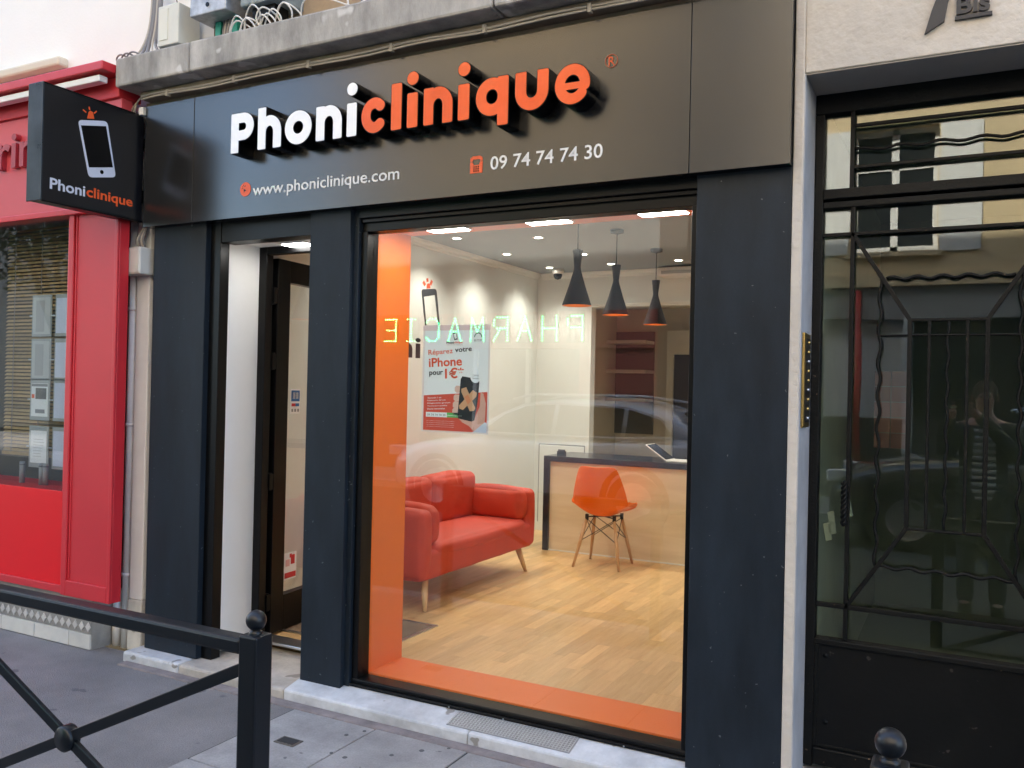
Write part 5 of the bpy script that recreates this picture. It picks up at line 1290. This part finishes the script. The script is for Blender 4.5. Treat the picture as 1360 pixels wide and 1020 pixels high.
tree(-17.6, -8.9, 7.5, 2.6, 'leafy green tree on the far pavement behind the cars', 3)
tree(-24.0, -9.1, 8.0, 2.8, 'taller leafy tree further up the far pavement', 5)
FB = facade('tall grey house beyond the street trees', -48, -27, 14, mat('far_limestone', (.40, .37, .32), .85, var=.1), bays=8)

# photographer ------------------------------------------------------------
def skin_mesh(name, verts, edges, radii, m_, parent, sub=2):
    me = bpy.data.meshes.new(name); me.from_pydata(verts, edges, []); o = link(name, me, m_, parent, False)
    md = o.modifiers.new('skin', 'SKIN')
    sv = me.skin_vertices[0].data
    for i, r_ in enumerate(radii):
        sv[i].radius = (r_, r_) if not isinstance(r_, tuple) else r_
    sv[0].use_root = True; md.use_smooth_shade = True
    s = o.modifiers.new('sub', 'SUBSURF'); s.levels = sub; s.render_levels = sub
    return o
pe = thing('person', 'person in a dark jacket and striped top holding up a phone in the road', 'person', (.16, -3.80, -.13), local=True)
SKN = mat('skin', (.55, .33, .25), .55); JKT = mat('dark_jacket', (.018, .02, .026), .7, bump=.1, bscale=120); TRS = mat('dark_trousers', (.03, .035, .05), .8); HAIR = mat('brown_hair', (.07, .05, .04), .7, bump=.6, bscale=120)
hand = Vector((-.10, .36, 1.62)); hand2 = Vector((-.22, .355, 1.62))
V = [(0, 0, .98), (0, .005, 1.15), (0, .0, 1.36), (0, -.005, 1.50), (0, .01, 1.58), (0, .025, 1.70), (0, .02, 1.79),
     (.18, -.005, 1.46), (.27, .03, 1.22), (.10, .24, 1.42), tuple(hand), (-.18, -.005, 1.46), (-.28, .06, 1.22), (-.27, .24, 1.42), tuple(hand2),
     (.10, 0, .92), (.11, .02, .50), (.11, -.02, .10), (.11, .10, .05), (-.10, 0, .92), (-.11, .02, .50), (-.11, -.02, .10), (-.11, .10, .05)]
E_ = [(0, 1), (1, 2), (2, 3), (3, 4), (4, 5), (5, 6), (3, 7), (7, 8), (8, 9), (9, 10), (3, 11), (11, 12), (12, 13), (13, 14), (0, 15), (15, 16), (16, 17), (17, 18), (0, 19), (19, 20), (20, 21), (21, 22)]
Rr = [(.15, .11), (.14, .10), (.16, .11), (.10, .08), (.055, .055), (.08, .095), (.062, .075), .062, .045, .036, .034, .062, .045, .036, .034, .085, .058, .042, .038, .085, .058, .042, .038]
skin_mesh('body', V, E_, Rr, SKN, pe)
Vj = [V[0], V[1], V[2], (0, -.005, 1.515), V[7], V[8], V[9], (-.06, .33, 1.585), V[11], V[12], V[13], (-.235, .33, 1.585)]
skin_mesh('jacket', [(0, 0, .88)]+Vj, [(0, 1), (1, 2), (2, 3), (3, 4), (4, 5), (5, 6), (6, 7), (7, 8), (4, 9), (9, 10), (10, 11), (11, 12)], [(.20, .15), (.185, .145), (.18, .135), (.195, .14), (.115, .095), .085, .066, .056, .05, .085, .066, .056, .05], JKT, pe)
skin_mesh('trousers', [V[0], V[15], V[16], (.11, -.01, .07), V[19], V[20], (-.11, -.01, .07)], [(0, 1), (1, 2), (2, 3), (0, 4), (4, 5), (5, 6)], [(.16, .12), .105, .078, .065, .105, .078, .065], TRS, pe)
# striped top, visible in the jacket opening
stp = [mat('white_stripe', (.72, .72, .70), .8), mat('navy_stripe', (.03, .035, .06), .8)]
q = MB()
for k in range(22):
    z0_ = .92+k*.026; n = 9; rad = .155 if k < 16 else .155-.008*(k-15)
    vs = [(.085*math.sin(-1.1+2.2*j/(n-1))/.89, .03+rad*math.cos(-1.0+2.0*j/(n-1))*.92, z) for z in (z0_, z0_+.026) for j in range(n)]
    q.add(vs, [(j, j+1, n+j+1, n+j) for j in range(n-1)], k % 2)
top_ = q.build('striped_top', stp, pe, True); sm = top_.modifiers.new('solid', 'SOLIDIFY'); sm.thickness = .006
# hair, face
MB().lathe([(.0, .118), (.05, .108), (.082, .07), (.093, .02), (.088, -.03), (.06, -.05)], (0, -.005, 1.735), 20).build('hair', HAIR, pe, True)
MB().obox((0, .118, 1.70), (.012, 0, 0), (0, .016, 0), (0, 0, .022)).build('nose', SKN, pe, bev=.006)
for s in (-1, 1):
    MB().lathe([(0, .02), (.010, .014), (.012, 0)], (s*.032, .10, 1.725), 10, axis='y').build('eye', BLACK, pe, True)
    MB().obox((s*.092, .02, 1.71), (.008, 0, 0), (0, .018, 0), (0, 0, .03)).build('ear', SKN, pe, bev=.006)
MB().obox((0, .108, 1.655), (.026, 0, 0), (0, .008, 0), (0, 0, .005)).build('mouth', mat('lips', (.42, .18, .15), .5), pe, bev=.003)
# fingers around the phone edges
for hv, s in ((hand, 1), (hand2, -1)):
    for k in range(4):
        z = hv.z+.05-.024*k; b0 = Vector((hv.x, hv.y+.01, z-.01)); tipx = hv.x-s*.018
        skin_mesh('finger', [tuple(b0), (hv.x+s*.006, hv.y+.035, z), (tipx, hv.y+.045, z+.003)], [(0, 1), (1, 2)], [.010, .009, .007], SKN, pe, 1)
    skin_mesh('thumb', [(hv.x, hv.y, hv.z+.02), (hv.x-s*.01, hv.y+.005, hv.z+.05), (hv.x-s*.025, hv.y+.012, hv.z+.065)], [(0, 1), (1, 2)], [.013, .011, .008], SKN, pe, 1)
for s in (-1, 1): soft_box('shoe', s*.11-.05, s*.11+.05, -.08, .20, 0, .09, .03, BLACK, pe)
mp2 = thing('smartphone', 'black smartphone held up in both hands of the person in the road', 'phone', (0, -3.42, 1.53), local=True)
MB().box(-.072, .072, -.004, .004, -.035, .037).build('phone_body', BLACK, mp2, bev=.004)
MB().box(-.064, .064, -.0052, -.0042, -.031, .033).build('phone_screen', mat('phone_screen_dim', (.05, .05, .06), .1), mp2)
